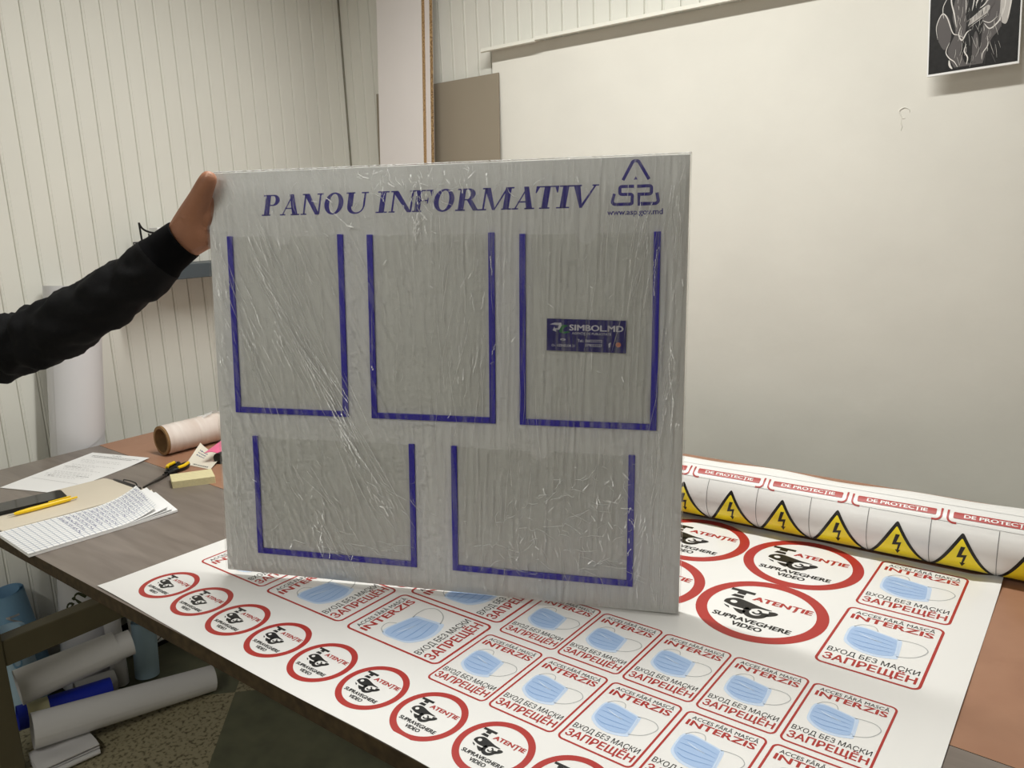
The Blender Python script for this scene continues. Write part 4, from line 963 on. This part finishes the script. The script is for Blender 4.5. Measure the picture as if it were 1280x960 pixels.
# ------------------------------------------------------------------ the person's arm
arm = thing('person', 'person in a black jacket holding the notice board by its left edge', 'person')
arm.matrix_world = PM
def skinned(name, pts, edges, m, parent, root=0, sub=2):
    me = bpy.data.meshes.new(name); me.from_pydata([p[:3] for p in pts], edges, []); me.materials.append(m)
    o = bpy.data.objects.new(name, me); COL.objects.link(o); o.parent = parent
    sk = o.modifiers.new('skin', 'SKIN'); sk.use_smooth_shade = True
    if not me.skin_vertices: me.skin_vertices.new()
    for i, p in enumerate(pts):
        sv = me.skin_vertices[0].data[i]; r = p[3] if isinstance(p[3], tuple) else (p[3], p[3]); sv.radius = r; sv.use_root = (i == root)
    ss = o.modifiers.new('sub', 'SUBSURF'); ss.levels = sub; ss.render_levels = sub
    rm = o.modifiers.new('remesh', 'REMESH'); rm.mode = 'VOXEL'; rm.voxel_size = .0018; rm.use_smooth_shade = True
    sm = o.modifiers.new('smooth', 'SMOOTH'); sm.factor = .5; sm.iterations = 6
    return o
# panel coordinates: x along the panel, y away, z up
hp = [(-.060, .002, .578, .028), (-.15, -.03, .52, .030), (-.036, .005, .604, (.030, .030)), (-.014, .010, .626, (.024, .024)),
      # thumb
      (-.028, -.006, .632, .0260), (-.004, -.015, .656, .0200), (.015, -.0255, .678, .0165), (.030, -.0245, .699, .0140),
      # fingers: index, middle, ring, little
      (-.002, .008, .652, .0190), (.020, .0275, .668, .0095), (.045, .0250, .670, .0080), (.064, .0215, .668, .0070),
      (-.004, .022, .636, .0130), (.026, .0280, .645, .0094), (.054, .0255, .646, .0080), (.074, .0215, .643, .0072),
      (-.006, .020, .612, .0130), (.024, .0275, .620, .0090), (.050, .0250, .620, .0078), (.068, .0210, .617, .0070),
      (-.013, .012, .590, .0190), (.014, .0250, .593, .0085), (.036, .0235, .592, .0070), (.050, .0200, .589, .0062)]
he = [(0, 1), (0, 2), (2, 3), (2, 4), (4, 5), (5, 6), (6, 7), (3, 8), (8, 9), (9, 10), (10, 11), (3, 12), (12, 13), (13, 14), (14, 15), (3, 16), (16, 17), (17, 18), (18, 19), (2, 20), (20, 21), (21, 22), (22, 23)]
# arm goes on inside the sleeve to the shoulder
hp += [(-.36, -.062, .408, .030), (-.60, -.073, .374, .034), (-.79, -.050, .405, .040)]
he += [(1, 24), (24, 25), (25, 26)]
skinned('body', hp, he, m_skin, arm, 0)
nl = MB(); nl.grid(6, 8, lambda a, b: (.0205 + (a - .5) * .0125 * (1 - .35 * b * b) + b * .0080, -.0378 + .0045 * (2 * a - 1) ** 2 + .0042 * b * b, .686 + b * .0095 - (a - .5) * .006)); nl.build('thumbnail', m_nail, arm)
# sleeve
path = smooth_pts([(-.052, .0, .590), (-.085, -.008, .565), (-.13, -.022, .525), (-.20, -.04, .480), (-.28, -.052, .437), (-.36, -.062, .408), (-.47, -.070, .392), (-.58, -.074, .375), (-.70, -.065, .38), (-.82, -.045, .41)], 12)
n = 48; N = len(path)
mb = MB(); rings = []; ref = Vector((0, 0, 1))
L = [0]
for i in range(1, N): L.append(L[-1] + (Vector(path[i]) - Vector(path[i - 1])).length)
def rad(s): 
    pts = [(0, .036), (.045, .039), (.06, .0440), (.12, .0465), (.2, .050), (.3, .0535), (.36, .053), (.44, .062), (.56, .072), (.7, .08), (.95, .09)]
    for (a, r1), (b, r2) in zip(pts, pts[1:]):
        if s <= b: return r1 + (r2 - r1) * (s - a) / (b - a)
    return pts[-1][1]
for i in range(N):
    p = Vector(path[i]); t = (Vector(path[min(i + 1, N - 1)]) - Vector(path[max(i - 1, 0)])).normalized(); a = t.cross(ref).normalized(); b = a.cross(t)
    ring = []; s = L[i]; k = min(1, max(0, (s - .055) / .04))
    for j in range(n):
        th = 2 * math.pi * j / n
        w = noise.noise(Vector((s * 26 + 1.6 * math.cos(th) + .6 * math.sin(2 * th), math.cos(th) * 1.3, math.sin(th) * 1.3))) * .0085 + noise.noise(Vector((s * 60, math.cos(th) * 2.4, math.sin(th) * 2.4 + 7))) * .0040
        el = math.exp(-((s - .40) / .09) ** 2) * .008 * math.sin(s * 150 + 2.0 * math.sin(th) + th)
        ring.append(p + (a * math.cos(th) + b * math.sin(th)) * (rad(s) + k * (w + el)))
    rings.append(ring)
i0 = next(i for i in range(N) if L[i] > .05)
vs = [v for r in rings[i0:] for v in r]; R = len(rings) - i0
mb.add(vs, [(i * n + k, i * n + (k + 1) % n, (i + 1) * n + (k + 1) % n, (i + 1) * n + k) for i in range(R - 1) for k in range(n)], 0, True)
mb.add(vs[-n:], [list(range(n))], 0)
jk = mb.build('jacket_sleeve', m_cloth, arm)
mb = MB(); cuf = []
for i in range(i0 + 2): cuf.append([Vector(path[i]) + (v - Vector(path[i])) * (1 + .012 * (j % 2)) for j, v in enumerate(rings[i])])
vs = [v for r in cuf for v in r]; R = len(cuf)
mb.add(vs, [(i * n + k, i * n + (k + 1) % n, (i + 1) * n + (k + 1) % n, (i + 1) * n + k) for i in range(R - 1) for k in range(n)], 0, True)
inn = [Vector(path[0]) + (v - Vector(path[0])) * .9 for v in cuf[0]]
mb.add(cuf[0] + inn, [(k, n + k, n + (k + 1) % n, (k + 1) % n) for k in range(n)], 0, True)
mb.build('cuff', m_rib, jk)
